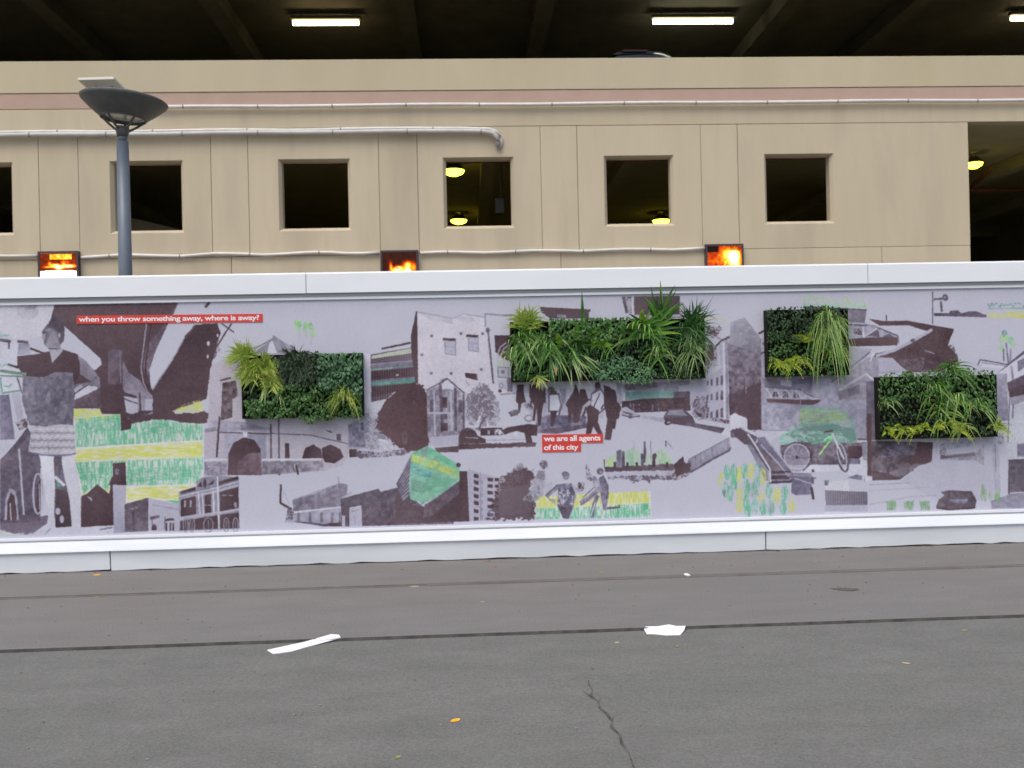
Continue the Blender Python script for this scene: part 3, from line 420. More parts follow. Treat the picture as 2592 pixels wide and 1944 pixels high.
# footbridge, skyline, stairs
p('H', 'W', '1185,312 1222,290 1332,342 1338,452 1190,442'); p('H', 'W', '1108,470 1152,408 1192,430 1192,505')
p('H', 'D', '1190,440 1260,420 1335,452 1360,470 1480,495 1725,792 1725,890 1530,902 1330,560 1310,560 1240,500 1195,502'); p('H', (116, 106, 118), '1410,560 1470,500 1720,800 1700,790 1540,790'); p('H', 'P', '1395,560 1425,500 1345,455 1620,450 1610,640 1490,500', alpha=.85)
p('H', 'K', '1205,430 1300,410 1330,470 1340,540 1300,550 1230,490', mode='leaf', warp=5)
p('H', 'M', '1420,505 1485,490 1725,790 1722,870 1700,840 1440,560'); p('H', 'N', '1330,560 1372,560 1415,640 1522,790 1522,872 1490,872 1400,690'); ln('H', 'W', 14, '1340,470 1400,560 1530,770 1536,890'); ln('H', 'Q', 11, '1450,560 1600,720 1712,860'); ln('H', 'Q', 12, '1485,495 1725,795'); ln('H', 'Q', 12, '1520,790 1520,890')
for i, y in enumerate((800, 822, 846, 870)): ln('H', 'K' if i % 2 == 0 else 'N', 11, f'1545,{y} 1708,{y-4}')
p('H', 'M', '1722,805 1892,812 1892,990 1760,1000 1715,980'); ln('H', 'Q', 10, '1740,850 1890,900'); ln('H', 'N', 26, '1730,822 1890,830'); ln('H', 'K', 20, '1900,775 1905,800'); ln('H', 'D', 20, '1898,840 1902,900'); ln('H', 'K', 22, '1890,930 1905,1035'); ln('H', 'D', 12, '1890,860 1930,850')
p('H', 'N', '820,700 1030,580 1180,498 1192,580 1172,612 1030,680 930,750 840,802', alpha=.85); ln('H', 'D', 17, '845,800 930,752 1030,690 1180,612 1190,585'); ln('H', 'M', 7, '830,690 1175,505')
for x in (885, 930, 1030, 1165): ln('H', 'M', 8, f'{x},{690-(x-830)*.52} {x+5},{780-(x-845)*.52}')
p('H', 'K', '690,735 780,668 800,720 850,700 852,780 830,830 720,870 640,860 640,800', warp=5, mode='leaf'); p('H', 'K', '700,730 780,675 790,725 845,720 835,800 720,840', warp=3, alpha=.9)
p('H', (168, 198, 168), '100,695 190,648 270,610 352,590 432,640 522,650 592,590 690,682 695,752 105,762', mode='crayonv'); p('H', (140, 186, 150), '280,620 350,590 360,750 280,755', mode='crayonv'); p('H', (150, 192, 142), '560,620 592,595 680,690 680,745 560,745', mode='crayonv'); p('H', (176, 206, 120), '110,700 190,660 190,745 110,755', mode='crayonv', alpha=.6)
p('H', (94, 82, 92), '98,755 400,742 700,728 702,782 104,796', warp=3); p('H', 'M', '205,620 245,605 248,760 205,760'); p('H', 'D', '250,620 275,620 278,762 250,762'); p('H', 'D', '440,535 456,535 462,640 455,720 440,720'); ln('H', 'N', 9, '500,530 505,700'); p('H', 'K', '515,650 540,632 556,655 540,690 540,755 512,755'); p('H', 'D', '415,640 445,640 440,762 415,762'); ln('H', 'D', 12, '632,530 634,580'); ln('H', 'N', 7, '650,540 690,600'); ln('H', 'Q', 9, '355,520 357,600'); ln('H', 'K', 7, '100,690 100,760'); rects('H', 'K', [180, 290, 370, 630], [715], 22, 45)
p('H', 'Q', '110,798 700,785 690,850 130,860', mode='leaf'); p('H', 'D', '130,838 300,832 500,832 700,820 690,855 640,870 500,862 495,890 450,862 345,895 310,860 130,858', mode='leaf', warp=6)
for i, (x, y, c) in enumerate(((1110, 870, 'y'), (1160, 800, 'g'), (1222, 890, 'g'), (1260, 820, 'y'), (1312, 790, 'g'), (1362, 790, 'y'), (1420, 785, 'g'), (1470, 840, 'y'), (1145, 950, 'g'), (1185, 985, 'g'), (1270, 985, 'y'), (1330, 930, 'g'), (1392, 960, 'g'), (1458, 1005, 'y'), (1522, 960, 'g'), (1590, 1000, 'y'), (1658, 980, 'g'), (1720, 1085, 'y'), (1268, 1080, 'y'), (1330, 1065, 'g'), (1400, 1095, 'g'), (1470, 1105, 'g'), (1540, 1110, 'g'), (1645, 1100, 'g'), (1220, 800, 'g'), (1340, 1130, 'g'), (1420, 880, 'g'))):
    el('H', c, x, y, 30, 72, mode='crayonv')
p('H', 'D', '1125,960 1150,950 1150,1005 1135,1010', mode='leaf'); p('H', (150, 146, 158), '1320,900 1400,880 1440,1000 1350,1010', mode='leaf', alpha=.5); p('H', 'N', '1500,1080 1570,1080 1560,1150 1510,1150', mode='leaf', alpha=.6)
p('H', (204, 206, 216), '2005,880 2212,870 2212,1150 2005,1150'); p('J', 'M', '485,870 528,870 515,915 490,915'); p('J', (124, 119, 134), '490,955 858,970 858,1082 498,1086', mode='rib', n=.04); p('J', 'Q', '490,1088 858,1084 858,1140 490,1140'); p('J', 'M', '680,850 760,820 815,830 810,870 720,855'); p('J', 'W', '815,840 880,835 905,870 830,885'); ln('J', 'N', 7, '830,840 832,885')
p('J', (110, 100, 110), '890,530 1422,542 1412,712 1300,745 1140,862 900,872', n=.07); p('J', (88, 70, 76), '1120,690 1270,650 1290,535 1424,545 1412,712 1262,732 1130,702'); p('J', (128, 121, 134), '1052,800 1272,728 1252,790 1122,842 1000,850'); p('J', 'M', '960,560 1110,550 1250,580 1240,640 980,680', mode='leaf'); p('J', (92, 74, 80), '895,790 1010,800 1140,850 1130,866 900,872', alpha=.8); ln('J', 'N', 12, '960,790 1000,800')
p('J', 'Q', '1425,545 1900,520 1960,560 1960,1040 1450,1040 1150,872 1300,760 1420,700', alpha=.5); p('J', (136, 131, 146), '1480,572 1530,540 1545,648 1800,628 1862,560 1866,742 1792,702 1485,692', mode='leaf'); p('J', (110, 104, 118), '1490,650 1540,660 1780,630 1800,660 1700,668 1600,672 1490,690'); p('J', 'M', '1535,520 1545,600 1560,600 1740,580 1800,540 1800,522', mode='leaf', alpha=.7); ln('J', 'Q', 12, '1450,545 1455,680'); p('J', 'N', '1930,600 1990,580 2010,980 1960,960', alpha=.35)
p('J', (92, 86, 98), '2085,692 2300,680 2300,962 2085,975', grad=(104, 98, 110)); ln('J', 'D', 14, '2082,690 2078,990'); p('J', 'M', '2150,560 2300,555 2300,650 2150,655'); p('J', 'N', '1920,1050 2100,985 2300,970 2300,1110 1930,1115'); ln('J', 'N', 8, '1960,560 1965,800')
ln('J', 'N', 9, '870,910 1240,890', alpha=.5); ln('J', 'N', 11, '870,1080 1240,1010 1450,1000', alpha=.35); ln('J', 'N', 8, '870,960 1400,930', alpha=.3)
p('J', (100, 90, 100), '1448,1112 1470,1040 1522,1000 1490,972 1560,955 1755,965 1800,1040 1788,1112 1560,1128'); p('J', 'M', '1555,1032 1740,1028 1700,1072 1600,1062'); ln('J', 'N', 8, '1570,1045 1720,1045'); ln('J', 'K', 14, '1455,1108 1560,1122 1788,1108')
for x in (1012, 1165, 1303): p('J', 'o', f'{x},1045 {x+20},1052 {x+95},1044 {x+92},1128 {x+15},1132', mode='crayonv'); p('J', (110, 150, 112), f'{x+10},1052 {x+90},1050 {x+88},1120 {x+18},1126', mode='leaf', alpha=.6)
for x, y in ((1845, 990), (1875, 1000), (1855, 950), (1920, 1000), (1965, 1010), (1990, 1020)): el('J', 'o', x, y, 14, 55, mode='crayonv')

# --- bottom: warehouse, striped cube, flats, dark tree, running figures
p('D', (132, 127, 144), '820,902 1010,850 1230,758 1298,770 1290,860 1240,960 830,1002', n=.06); p('D', 'N', '1180,915 1290,860 1250,960 1170,950'); ln('D', 'N', 8, '1215,700 1222,770'); ln('D', 'N', 8, '820,905 1230,762')
p('D', (108, 100, 114), '1238,892 1562,805 1582,832 1750,790 1905,930 1965,965 2212,780 2212,1110 1240,1132', n=.05, grad=(98, 86, 98)); p('D', 'Q', '1240,890 1320,830 1335,835 1300,880')
p('D', 'L', '830,1002 1240,958 1242,1122 1090,1132 840,1092'); p('D', 'D', '840,1080 1090,1110 1240,1100 1240,1130 1100,1132 840,1095'); rects('D', (118, 112, 126), [860, 960, 1060, 1150, 1220], [1010], 24, 90); ln('D', 'W', 14, '830,1010 1240,965'); p('D', 'K', '1130,1105 1240,1095 1240,1130 1140,1132'); ln('D', 'Q', 26, '1262,1040 1262,1130')
p('D', 'Q', '1310,982 1415,960 1422,1128 1310,1132'); ln('D', 'N', 8, '1330,1000 1400,990'); ln('D', 'N', 8, '1355,1040 1360,1110'); ln('D', 'W', 10, '1310,975 1415,955')
ln('D', 'K', 19, '720,770 715,930 812,985'); p('D', 'D', '775,985 830,975 828,1095 760,1085', mode='leaf'); p('D', 'L', '755,1080 840,1075 835,1100 750,1095'); ln('D', 'Q', 10, '740,830 800,950'); p('D', 'K', '1720,800 1840,870 1830,980 1700,980', mode='leaf', alpha=.5)
p('F', 'N', '8,905 142,640 132,985 70,1050', n=.05)
for i in range(8): ln('F', 'D', 11, f'{12+i*5},{905+i*18} {140-i*1},{700+i*38}')
p('F', (150, 200, 178), '140,640 280,572 560,740 552,870 350,1022 240,1072 130,1032 120,905', grad=(128, 176, 156)); p('F', 'g', '140,640 280,572 560,740 550,790 330,660', mode='crayon'); p('F', 'y', '148,652 330,690 552,792 545,850 300,760 150,705', mode='crayon'); p('F', 'b', '138,742 320,800 300,860 138,800', mode='crayon'); p('F', (92, 160, 132), '280,830 540,860 400,990 250,960', mode='crayon', alpha=.7); p('F', (104, 140, 134), '140,850 270,900 250,980 140,960', mode='leaf'); p('F', 'N', '220,620 285,575 275,660 230,680', mode='leaf'); el('F', 'K', 548, 738, 20, 20)
p('F', 'K', '0,1005 80,1052 140,1075 250,1100 350,1022 555,872 556,790 622,790 642,1222 0,1248', grad=(92, 76, 84)); p('F', (116, 106, 120), '255,1085 350,1030 548,880 552,985 300,1190 240,1190', grad=(96, 82, 92)); ln('F', 'N', 7, '250,1085 350,1024 552,876'); p('F', 'K', '556,795 622,790 642,1222 560,1222'); p('F', (100, 88, 98), '60,1050 260,1110 240,1180 40,1200', mode='leaf', alpha=.6); ln('F', 'M', 6, '150,1080 210,1085 250,1065')
p('F', 'Q', '628,772 905,852 922,1216 642,1222')
for i, y in enumerate((812, 868, 925, 985, 1045, 1115)):
    p('F', 'K', f'680,{y} 722,{y+10} 722,{y+42} 680,{y+34}'); p('F', 'K', f'798,{y+35} 845,{y+40} 845,{y+68} 798,{y+65}'); p('F', 'K', f'862,{y+38} 895,{y+42} 895,{y+68} 862,{y+66}'); ln('F', 'L', 7, f'640,{y+50} 735,{y+58}'); ln('F', 'M', 6, f'750,{y+60} 752,{y+95}')
ln('F', 'N', 9, '738,800 740,1216'); p('F', 'K', '680,1185 722,1188 722,1216 680,1218'); ring('F', 'M', 835, 1150, 30, 22, 12); ln('F', 'K', 22, '770,1200 900,1208', mode='leaf')
p('F', 'K', '1000,800 1070,730 1110,770 1205,795 1200,900 1150,960 1212,1035 1208,1208 860,1208 830,1080 880,950 910,850', warp=12, mode='leaf'); p('F', (90, 72, 80), '960,830 1070,770 1190,810 1150,960 1205,1050 1205,1206 870,1206 850,1080 900,960', warp=11, alpha=.75); p('F', 'L', '880,960 1150,900 1180,1150 900,1180', mode='leaf', alpha=.22); p('F', 'M', '1040,735 1090,720 1110,770 1060,790', mode='leaf', warp=6)
p('F', (215, 216, 218), '1215,1010 2205,962 2212,1192 1215,1206'); p('F', 'y', '1215,1012 1640,988 2195,962 2200,1062 1640,1100 1215,1112', mode='crayonv'); p('F', 'y', '1850,985 2195,966 2198,1050 1850,1060', mode='crayonv', alpha=.6); p('F', 'g', '1215,1112 1640,1100 2205,1066 2208,1190 1215,1206', mode='crayonv'); p('F', (92, 176, 138), '1860,1110 2205,1085 2205,1185 1700,1195', mode='crayonv', alpha=.5); p('F', (92, 176, 138), '1215,1130 1420,1115 1420,1200 1215,1205', mode='crayonv', alpha=.5)
p('F', (150, 147, 162), '1235,790 1295,790 1310,900 1285,1000 1200,1060 1110,1045 1095,1030 1180,950 1200,860', mode='leaf'); p('F', (128, 122, 138), '1240,780 1290,790 1290,940 1200,1000 1180,960', mode='leaf'); el('F', 'D', 1282, 735, 36, 40, mode='leaf'); p('F', 'M', '1150,960 1250,900 1255,1000 1210,1030', mode='leaf'); p('F', 'N', '1300,900 1360,880 1350,970 1310,1000', mode='leaf')
p('F', 'M', '1412,905 1520,892 1562,1000 1542,1100 1500,1202 1452,1200 1400,1090', n=.12); p('F', 'W', '1415,940 1530,960 1540,1090 1400,1080', mode='leaf', alpha=.8, warp=5); el('F', 'N', 1475, 830, 32, 36); el('F', 'D', 1470, 815, 30, 22, mode='leaf'); ln('F', 'N', 34, '1420,915 1350,970 1305,1012'); ln('F', 'D', 9, '1405,905 1300,1005'); ln('F', 'M', 40, '1520,925 1580,960 1625,925', mode='leaf'); p('F', 'K', '1580,890 1640,880 1625,960 1570,975', mode='leaf'); p('F', 'K', '1405,1090 1525,1100 1500,1200 1455,1200', mode='leaf'); p('F', 'N', '1310,1020 1400,1040 1380,1080', mode='leaf')
el('F', 'D', 1770, 792, 30, 28); el('F', 'N', 1776, 800, 14, 14); p('F', 'M', '1760,850 1800,825 1835,900 1842,1020 1820,1132 1795,1125 1775,1000', n=.1); ln('F', 'D', 12, '1835,900 1838,1000'); p('F', 'N', '1700,880 1770,850 1790,960 1740,1000', mode='leaf'); ln('F', 'N', 44, '1755,955 1680,1020 1600,1070'); ln('F', 'D', 8, '1740,975 1600,1085'); ln('F', 'D', 8, '1720,930 1620,1020'); ln('F', 'M', 34, '1750,1000 1715,1090 1700,1190'); ln('F', 'W', 9, '1730,1060 1690,1180'); p('F', 'D', '1645,735 1660,730 1690,815 1745,850 1740,880 1680,875 1650,850', mode='leaf', warp=3); ln('F', 'D', 16, '1830,1112 1942,1102'); ln('F', 'D', 8, '1935,1075 1942,1110'); ln('F', 'W', 7, '1770,1000 1795,1120')

for _ in range(1):               # the print is a soft enlargement
    for ax in (0, 1): IMG = (np.roll(IMG, 2, ax) + np.roll(IMG, 1, ax) + IMG + np.roll(IMG, -1, ax) + np.roll(IMG, -2, ax)) / 5
IMG += (vnoise(SH, SW, 3) * 9)[..., None]
small = IMG.reshape(SH // 2, 2, SW // 2, 2, 3).mean((1, 3))
small = np.clip(small / 255, 0, 1)[::-1]
def picture(name, arr):
    h_, w_ = arr.shape[:2]
    im = bpy.data.images.new(name, w_, h_); im.colorspace_settings.name = 'sRGB'
    buf = np.ones((h_, w_, 4), np.float32); buf[..., :3] = arr; im.pixels.foreach_set(buf.ravel()); im.update(); im.pack(); return im
mp_ = bpy.data.materials.new('mural_print'); mp_.use_nodes = True; n_ = mp_.node_tree.nodes; l_ = mp_.node_tree.links
ti = n_.new('ShaderNodeTexImage'); ti.image = picture('mural_print', small); ti.extension = 'EXTEND'
mu = n_.new('ShaderNodeMix'); mu.data_type = 'RGBA'; mu.blend_type = 'MULTIPLY'; mu.inputs[0].default_value = 1; mu.inputs[7].default_value = (.98, .98, .98, 1)
l_.new(ti.outputs[0], mu.inputs[6]); l_.new(mu.outputs[2], n_['Principled BSDF'].inputs['Base Color']); n_['Principled BSDF'].inputs['Roughness'].default_value = .5; n_['Principled BSDF'].inputs['Specular IOR Level'].default_value = .3
M['mural'] = mp_
M['sheet'] = mat('sheet', lin(C['P']), .5, .3, col2=lin((184, 185, 200)), scale=3)

# ------------------------------------------------------------------ setting: ground
KY = 5.88                         # front edge of the raised apron
def wobble_strip(x0, x1, step, yf, y1, z):
    b = bmesh.new(); r_ = random.Random(3); xs = [x0 + i * step for i in range(int((x1 - x0) / step) + 1)]
    fr = [b.verts.new((x, yf + r_.uniform(-.004, .004), z)) for x in xs]; bk = [b.verts.new((x, y1, z)) for x in xs]; dn = [b.verts.new((v.co.x, v.co.y - .006, z - .12)) for v in fr]
    for i in range(len(xs) - 1):
        b.faces.new((fr[i], fr[i + 1], bk[i + 1], bk[i])); b.faces.new((dn[i], dn[i + 1], fr[i + 1], fr[i]))
    return b
b = bmesh.new(); vs = [b.verts.new(v) for v in ((-300, -300, -.018), (300, -300, -.018), (300, 300, -.018), (-300, 300, -.018))]; b.faces.new(vs)
tag(obj('road', b, M['asphalt']), 'worn grey asphalt road in front of the hoarding', kind='structure')
tag(obj('pavement', wobble_strip(-40, 40, .25, KY, 17.9, 0), M['apron']), 'slightly raised asphalt apron along the foot of the hoarding', kind='structure')
b = wobble_strip(-40, 40, .25, KY - .003, KY + .003, .001)  # thin dark strip painted in for the shadow line along the step
tag(obj('apron_edge', b, M['edge_shade']), 'edge where the apron steps up from the road, its shadow put into the dark colour', kind='structure')
tag(obj('road_seam', box(-.35, 40, 7.33, 7.42, -.01, .004), M['seam']), 'dark patched seam in the apron', kind='structure')
tag(obj('road_seam', box(-40, -.35, 7.375, 7.395, -.01, .006, bm=box(-40, -.35, 7.33, 7.345, -.01, .004)), M['seam']), 'thin double joint line in the apron', kind='structure')
r_ = random.Random(8); b = bmesh.new()
cl = [(.60, 4.93), (.592, 4.85), (.60, 4.76), (.578, 4.68), (.605, 4.60), (.60, 4.50), (.622, 4.42), (.63, 4.32), (.618, 4.24), (.64, 4.15), (.632, 4.05), (.645, 3.95), (.64, 3.8), (.66, 3.6)]
prev = None
for i, (x, y) in enumerate(cl):
    wd = .0025 + .0065 * abs(math.sin(i * 1.7)) * (1 if 1 < i < 11 else .4)
    c = [b.verts.new((x - wd, y, -.0150)), b.verts.new((x + wd * r_.uniform(.6, 1.2), y, -.0150))]
    if prev: b.faces.new((prev[0], prev[1], c[1], c[0]))
    prev = c
for x, y, x2, y2 in ((.578, 4.68, .545, 4.78), (.605, 4.6, .64, 4.66), (.63, 4.32, .655, 4.40)):
    vs = [b.verts.new((x, y - .01, -.0150)), b.verts.new((x, y + .01, -.0150)), b.verts.new((x2, y2, -.0150))]; b.faces.new(vs)
tag(obj('road_crack', b, M['crack']), 'ragged dark crack in the near asphalt', kind='structure')
b = bmesh.new(); vs = [b.verts.new((2.72 + .085 * math.cos(a) * (1 + .3 * math.sin(3 * a)), 6.74 + .05 * math.sin(a) - .02 * math.cos(a), .004)) for a in [i * math.pi / 8 for i in range(16)]]; b.faces.new(vs)
tag(obj('oil_stain', b, M['stain']), 'dark oval stain on the apron', kind='structure')
b = bmesh.new(); r_ = random.Random(21)
for i in range(260):
    x, y = r_.uniform(-3.5, 4.2), r_.uniform(3.2, 7.9); z = -.018 if y < KY - .02 else 0; s_ = r_.uniform(.003, .0075)
    if abs(y - KY) < .03: continue
    bmesh.ops.create_icosphere(b, subdivisions=1, radius=s_, matrix=Matrix.Translation((x, y, z + s_ * .5)) @ Matrix.Diagonal((1.3, 1, .7, 1)))
tag(obj('grit', b, mat('grit', (.30, .30, .29), .9, .2, col2=(.16, .16, .15), scale=4)), 'loose pale grit scattered over the asphalt', kind='stuff')

b = bmesh.new(); r_ = random.Random(77)
for i in range(230):
    x = r_.uniform(-5, 6); y = 8.345 - abs(r_.gauss(0, .03)) if r_.random() < .8 else r_.uniform(7.7, 8.3); a = r_.uniform(0, 6.28); l_ = r_.uniform(.006, .018); w_ = l_ * r_.uniform(.3, .6); ca, sa = math.cos(a), math.sin(a)
    v = [b.verts.new((x + u * l_ * ca - q * w_ * sa, y + u * l_ * sa + q * w_ * ca, .002 + h_)) for u, q, h_ in ((-1, 0, 0), (0, -.6, .003), (1, 0, .001), (0, .6, .004))]; b.faces.new(v)
tag(obj('leaf_litter', b, mat('leaf_litter', (.20, .16, .08), .8, .2, col2=(.10, .085, .06), scale=9)), 'crumbs of dry leaf gathered along the foot of the hoarding', kind='stuff')

# ------------------------------------------------------------------ car park building
BY = 18.0
bld = empty('parking_garage', (0, BY, 0)); tag(bld, 'beige concrete parking garage with square window openings and a pink band', 'building')
def part(name, bm, m, label=None):
    o = rel(bld, obj(name, bm, m)); 
    if label: o['label'] = label
    return o
G_ = .0045                         # half a joint
def panel(x0, x1, z0, z1, hole=None, m='beige', th=.26, name='wall_panel', y=BY):
    if not hole:
        return part(name, box(x0 + G_, x1 - G_, y, y + th, z0 + G_, z1 - G_, bev=.006), M[m])
    hx0, hx1, hz0, hz1 = hole; o_ = .062; b = bmesh.new()
    def rg(a0, a1, c0, c1, yy): return [b.verts.new(v) for v in ((a0, yy, c0), (a1, yy, c0), (a1, yy, c1), (a0, yy, c1))]
    A_ = rg(x0 + G_, x1 - G_, z0 + G_, z1 - G_, y); B_ = rg(hx0 - o_, hx1 + o_, hz0 - o_, hz1 + o_ * .5, y)
    B2 = rg(hx0 - o_ * .8, hx1 + o_ * .8, hz0 - o_ * .8, hz1 + o_ * .4, y + .012)
    C_ = rg(hx0 - .008, hx1 + .008, hz0 - .008, hz1 + .006, y + .075); C2 = rg(hx0, hx1, hz0, hz1, y + .09); D_ = rg(hx0, hx1, hz0, hz1, y + th); E_ = rg(x0 + G_, x1 - G_, z0 + G_, z1 - G_, y + th)
    for a, c in ((A_, B_), (B_, B2), (B2, C_), (C_, C2), (C2, D_), (D_, E_), (E_, A_)):
        for i in range(4): b.faces.new((a[i], a[(i + 1) % 4], c[(i + 1) % 4], c[i]))
    return part(name, b, M[m])
VJ = [-17.6, -14.95, -14.22, -11.65, -10.95, -7.94, -7.21, -4.756, -4.06, -1.604, -.866, 1.49, 2.198, 4.60, 5.325, 9.908]
HOLES = {(-10.95, -7.94): (-9.73, -8.475), (-7.21, -4.756): (-6.578, -5.335), (-4.06, -1.604): (-3.443, -2.2), (-.866, 1.49): (-.326, .914), (2.198, 4.60): (2.768, 4.012), (5.325, 9.908): (5.902, 7.155), (-14.22, -11.65): (-13.5, -12.25)}
for a, c in zip(VJ, VJ[1:]):
    h = HOLES.get((a, c)); panel(a, c, 4.08, 6.50, (h[0], h[1], 4.612, 5.885) if h else None)
LOW = [-17.6, -13.0, -9.0, -4.41, 1.84, 8.13, 9.908]
for a, c in zip(LOW, LOW[1:]): panel(a, c, 2.2, 4.08); panel(a, c, -.1, 2.2)
TOPJ = [-17.6, 18.2]
for a, c in zip(TOPJ, TOPJ[1:]):
    panel(a, c, 6.50, 6.897, name='lintel_band'); panel(a, c, 6.897, 7.195, m='pink', name='pink_band')
    panel(a, c, 7.195, 7.80, m='beige_top', name='parapet', y=BY - .012, th=.272)
panel(13.4, 18.2, 2.2, 6.50); panel(13.4, 18.2, -.1, 2.2)
part('joint_backing', box(-17.6, 9.9, BY + .03, BY + .05, 6.47, 7.16), M['joint'])
for x in VJ[1:-1]: part('joint_backing', box(x - .05, x + .05, BY + .03, BY + .05, 4.05, 6.47), M['joint'])
part('joint_backing', box(-17.6, 9.89, BY + .03, BY + .05, 4.02, 4.14), M['joint'])
for x in LOW[1:-1]: part('joint_backing', box(x - .05, x + .05, BY + .03, BY + .05, 0, 4.02), M['joint'])
# decks, beams, columns
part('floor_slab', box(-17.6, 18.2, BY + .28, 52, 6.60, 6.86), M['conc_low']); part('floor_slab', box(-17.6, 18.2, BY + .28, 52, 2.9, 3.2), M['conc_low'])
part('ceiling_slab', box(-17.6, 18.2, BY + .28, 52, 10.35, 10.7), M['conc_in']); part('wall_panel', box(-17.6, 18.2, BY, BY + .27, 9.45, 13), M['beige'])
part('back_wall', box(-17.6, 18.2, 52.02, 52.3, 0, 10.7), M['conc_deep']); part('side_wall', box(-17.9, -17.62, BY, 52, 0, 13), M['conc_deep']); part('side_wall', box(18.22, 18.5, BY, 52, 0, 13), M['conc_deep'])
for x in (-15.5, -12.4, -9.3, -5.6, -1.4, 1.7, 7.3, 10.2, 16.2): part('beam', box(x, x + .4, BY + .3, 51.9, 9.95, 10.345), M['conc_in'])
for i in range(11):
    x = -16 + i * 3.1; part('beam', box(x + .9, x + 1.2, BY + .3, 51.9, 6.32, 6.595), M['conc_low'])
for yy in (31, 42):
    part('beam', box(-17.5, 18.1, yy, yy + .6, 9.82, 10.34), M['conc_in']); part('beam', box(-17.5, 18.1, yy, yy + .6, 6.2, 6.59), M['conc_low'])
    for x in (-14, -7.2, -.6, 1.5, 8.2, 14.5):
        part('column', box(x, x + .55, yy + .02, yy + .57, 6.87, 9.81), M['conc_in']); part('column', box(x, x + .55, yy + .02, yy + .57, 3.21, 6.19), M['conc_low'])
def slope(x0, x1, z0, z1, y0, y1, t=.3):
    b = bmesh.new(); q = [(x0, z0), (x1, z1), (x1, z1 + t), (x0, z0 + t)]
    A_ = [b.verts.new((x, y0, z)) for x, z in q]; B_ = [b.verts.new((x, y1, z)) for x, z in q]
    b.faces.new(A_); b.faces.new(B_)
    for i in range(4): b.faces.new((A_[i], A_[(i + 1) % 4], B_[(i + 1) % 4], B_[i]))
    return b
part('ramp', slope(-8.9, -5.2, 5.55, 4.6, 21.5, 25), M['ivory']); part('ramp', slope(7.4, 11.2, 4.75, 5.05, 22, 26), M['ivory'])
part('sprinkler_pipe', tube([(-17, 19.0, 6.08), (9.6, 19.0, 6.08)], .045, 8), M['rust']); part('sprinkler_pipe', tube([(9.0, 22.5, 6.1), (18, 22.5, 6.02)], .06, 8), M['rust'])
part('sprinkler_pipe', tube([(12.2, 21.2, 6.3), (12.4, 22.5, 6.1)], .05, 8), M['rust'])
part('junction_box', box(.62, .80, 18.62, 18.75, 4.95, 5.25, bev=.01), M['box_black']); part('junction_cable', tube([(.74, 18.68, 5.25), (.76, 18.68, 5.95)], .012, 6), M['box_black'])

def conduit(name, pts_, r, m, label, step, brs=None):
    t = empty(name, pts_[0]); tag(t, label, 'conduit', 'conduits run along the garage wall')
    rel(t, obj('pipe', tube(pts_, r, 10), m, smooth=True))
    L_ = 0; nxt = step * .4
    for a, c in zip(pts_, pts_[1:]):
        a, c = Vector(a), Vector(c); d = (c - a).length
        if abs((c - a).normalized().x) < .95: continue
        while L_ + d > nxt:
            q = a + (c - a) * ((nxt - L_) / d); dv = (c - a).normalized()
            rel(t, obj('coupling', tube([q - dv * .012, q + dv * .012], r * 1.16, 10), M['clip'] if r > .02 else m)); nxt += step
        L_ += d
    return t
def wavy(x0, x1, z, amp, y, n=24, sd=1):
    r_ = random.Random(sd); return [(x0 + (x1 - x0) * i / n, y, z + (amp * math.sin(i * 1.1 + sd) + r_.uniform(-amp, amp) * .4)) for i in range(n + 1)]
conduit('conduit_pipe', wavy(-5.78, 18, 6.90, .006, BY - .075, 30), .034, M['pvc'], 'long white plastic conduit below the pink band', 1.39)
end = [(.2, BY - .1, 6.385), (.42, BY - .1, 6.375), (.58, BY - .1, 6.345), (.665, BY - .1, 6.27), (.695, BY - .1, 6.17), (.66, BY - .06, 6.11)]
conduit('conduit_pipe', wavy(-17, 0, 6.392, .006, BY - .1, 30, 2) + end, .044, M['pvc_grey'], 'thick grey conduit ending in a down bend above the middle window', 1.4)
end2 = [(.3, BY - .05, 6.445), (.5, BY - .05, 6.44), (.66, BY - .05, 6.39), (.745, BY - .05, 6.28), (.74, BY - .04, 6.17), (.72, BY - .04, 6.08)]
conduit('conduit_pipe', wavy(-17, .1, 6.462, .007, BY - .05, 30, 3) + end2, .028, M['pvc'], 'thinner white conduit strapped just above the thick grey one', 1.75)
conduit('conduit_pipe', wavy(-17, -7.98, 4.155, .010, BY - .05, 18, 4), .028, M['pvc'], 'white conduit running left from the leftmost lit sign', 1.3)
conduit('conduit_pipe', wavy(-7.17, -1.63, 4.118, .016, BY - .05, 18, 5), .030, M['pvc'], 'sagging white conduit between the left and middle lit signs', 1.3)
conduit('conduit_pipe', wavy(-.85, 4.62, 4.088, .012, BY - .05, 18, 6), .030, M['pvc'], 'white conduit between the middle and right lit signs', 1.3)

# ------------------------------------------------------------------ lights in the garage
def batten(x0, x1, y, z, label, col, st):
    t = empty('tube_light', ((x0 + x1) / 2, y, z)); tag(t, label, 'ceiling light', 'tube lights under the upper deck ceiling')
    rel(t, obj('tube', tube([(x0, y, z), (x1, y, z)], .058, 12), emit('tube_glow', col, st), smooth=True))
    rel(t, obj('housing', box(x0 - .04, x1 + .04, y - .08, y + .08, z + .07, z + .15), M['conc_in']))
    for x in (x0 + .2, x1 - .2): rel(t, obj('hanger', box(x - .015, x + .015, y - .015, y + .015, z + .15, 10.352), M['conc_in']))
batten(-3.88, -2.36, 22.1, 10.08, 'warm glowing tube light at the upper left behind the parapet', (1, .80, .48), 9)
batten(4.58, 6.48, 22.1, 10.08, 'long white tube light right of centre behind the parapet', (1, .95, .80), 10)
batten(13.3, 15.2, 22.1, 10.12, 'tube light cut off at the top right corner', (1, .86, .58), 9)
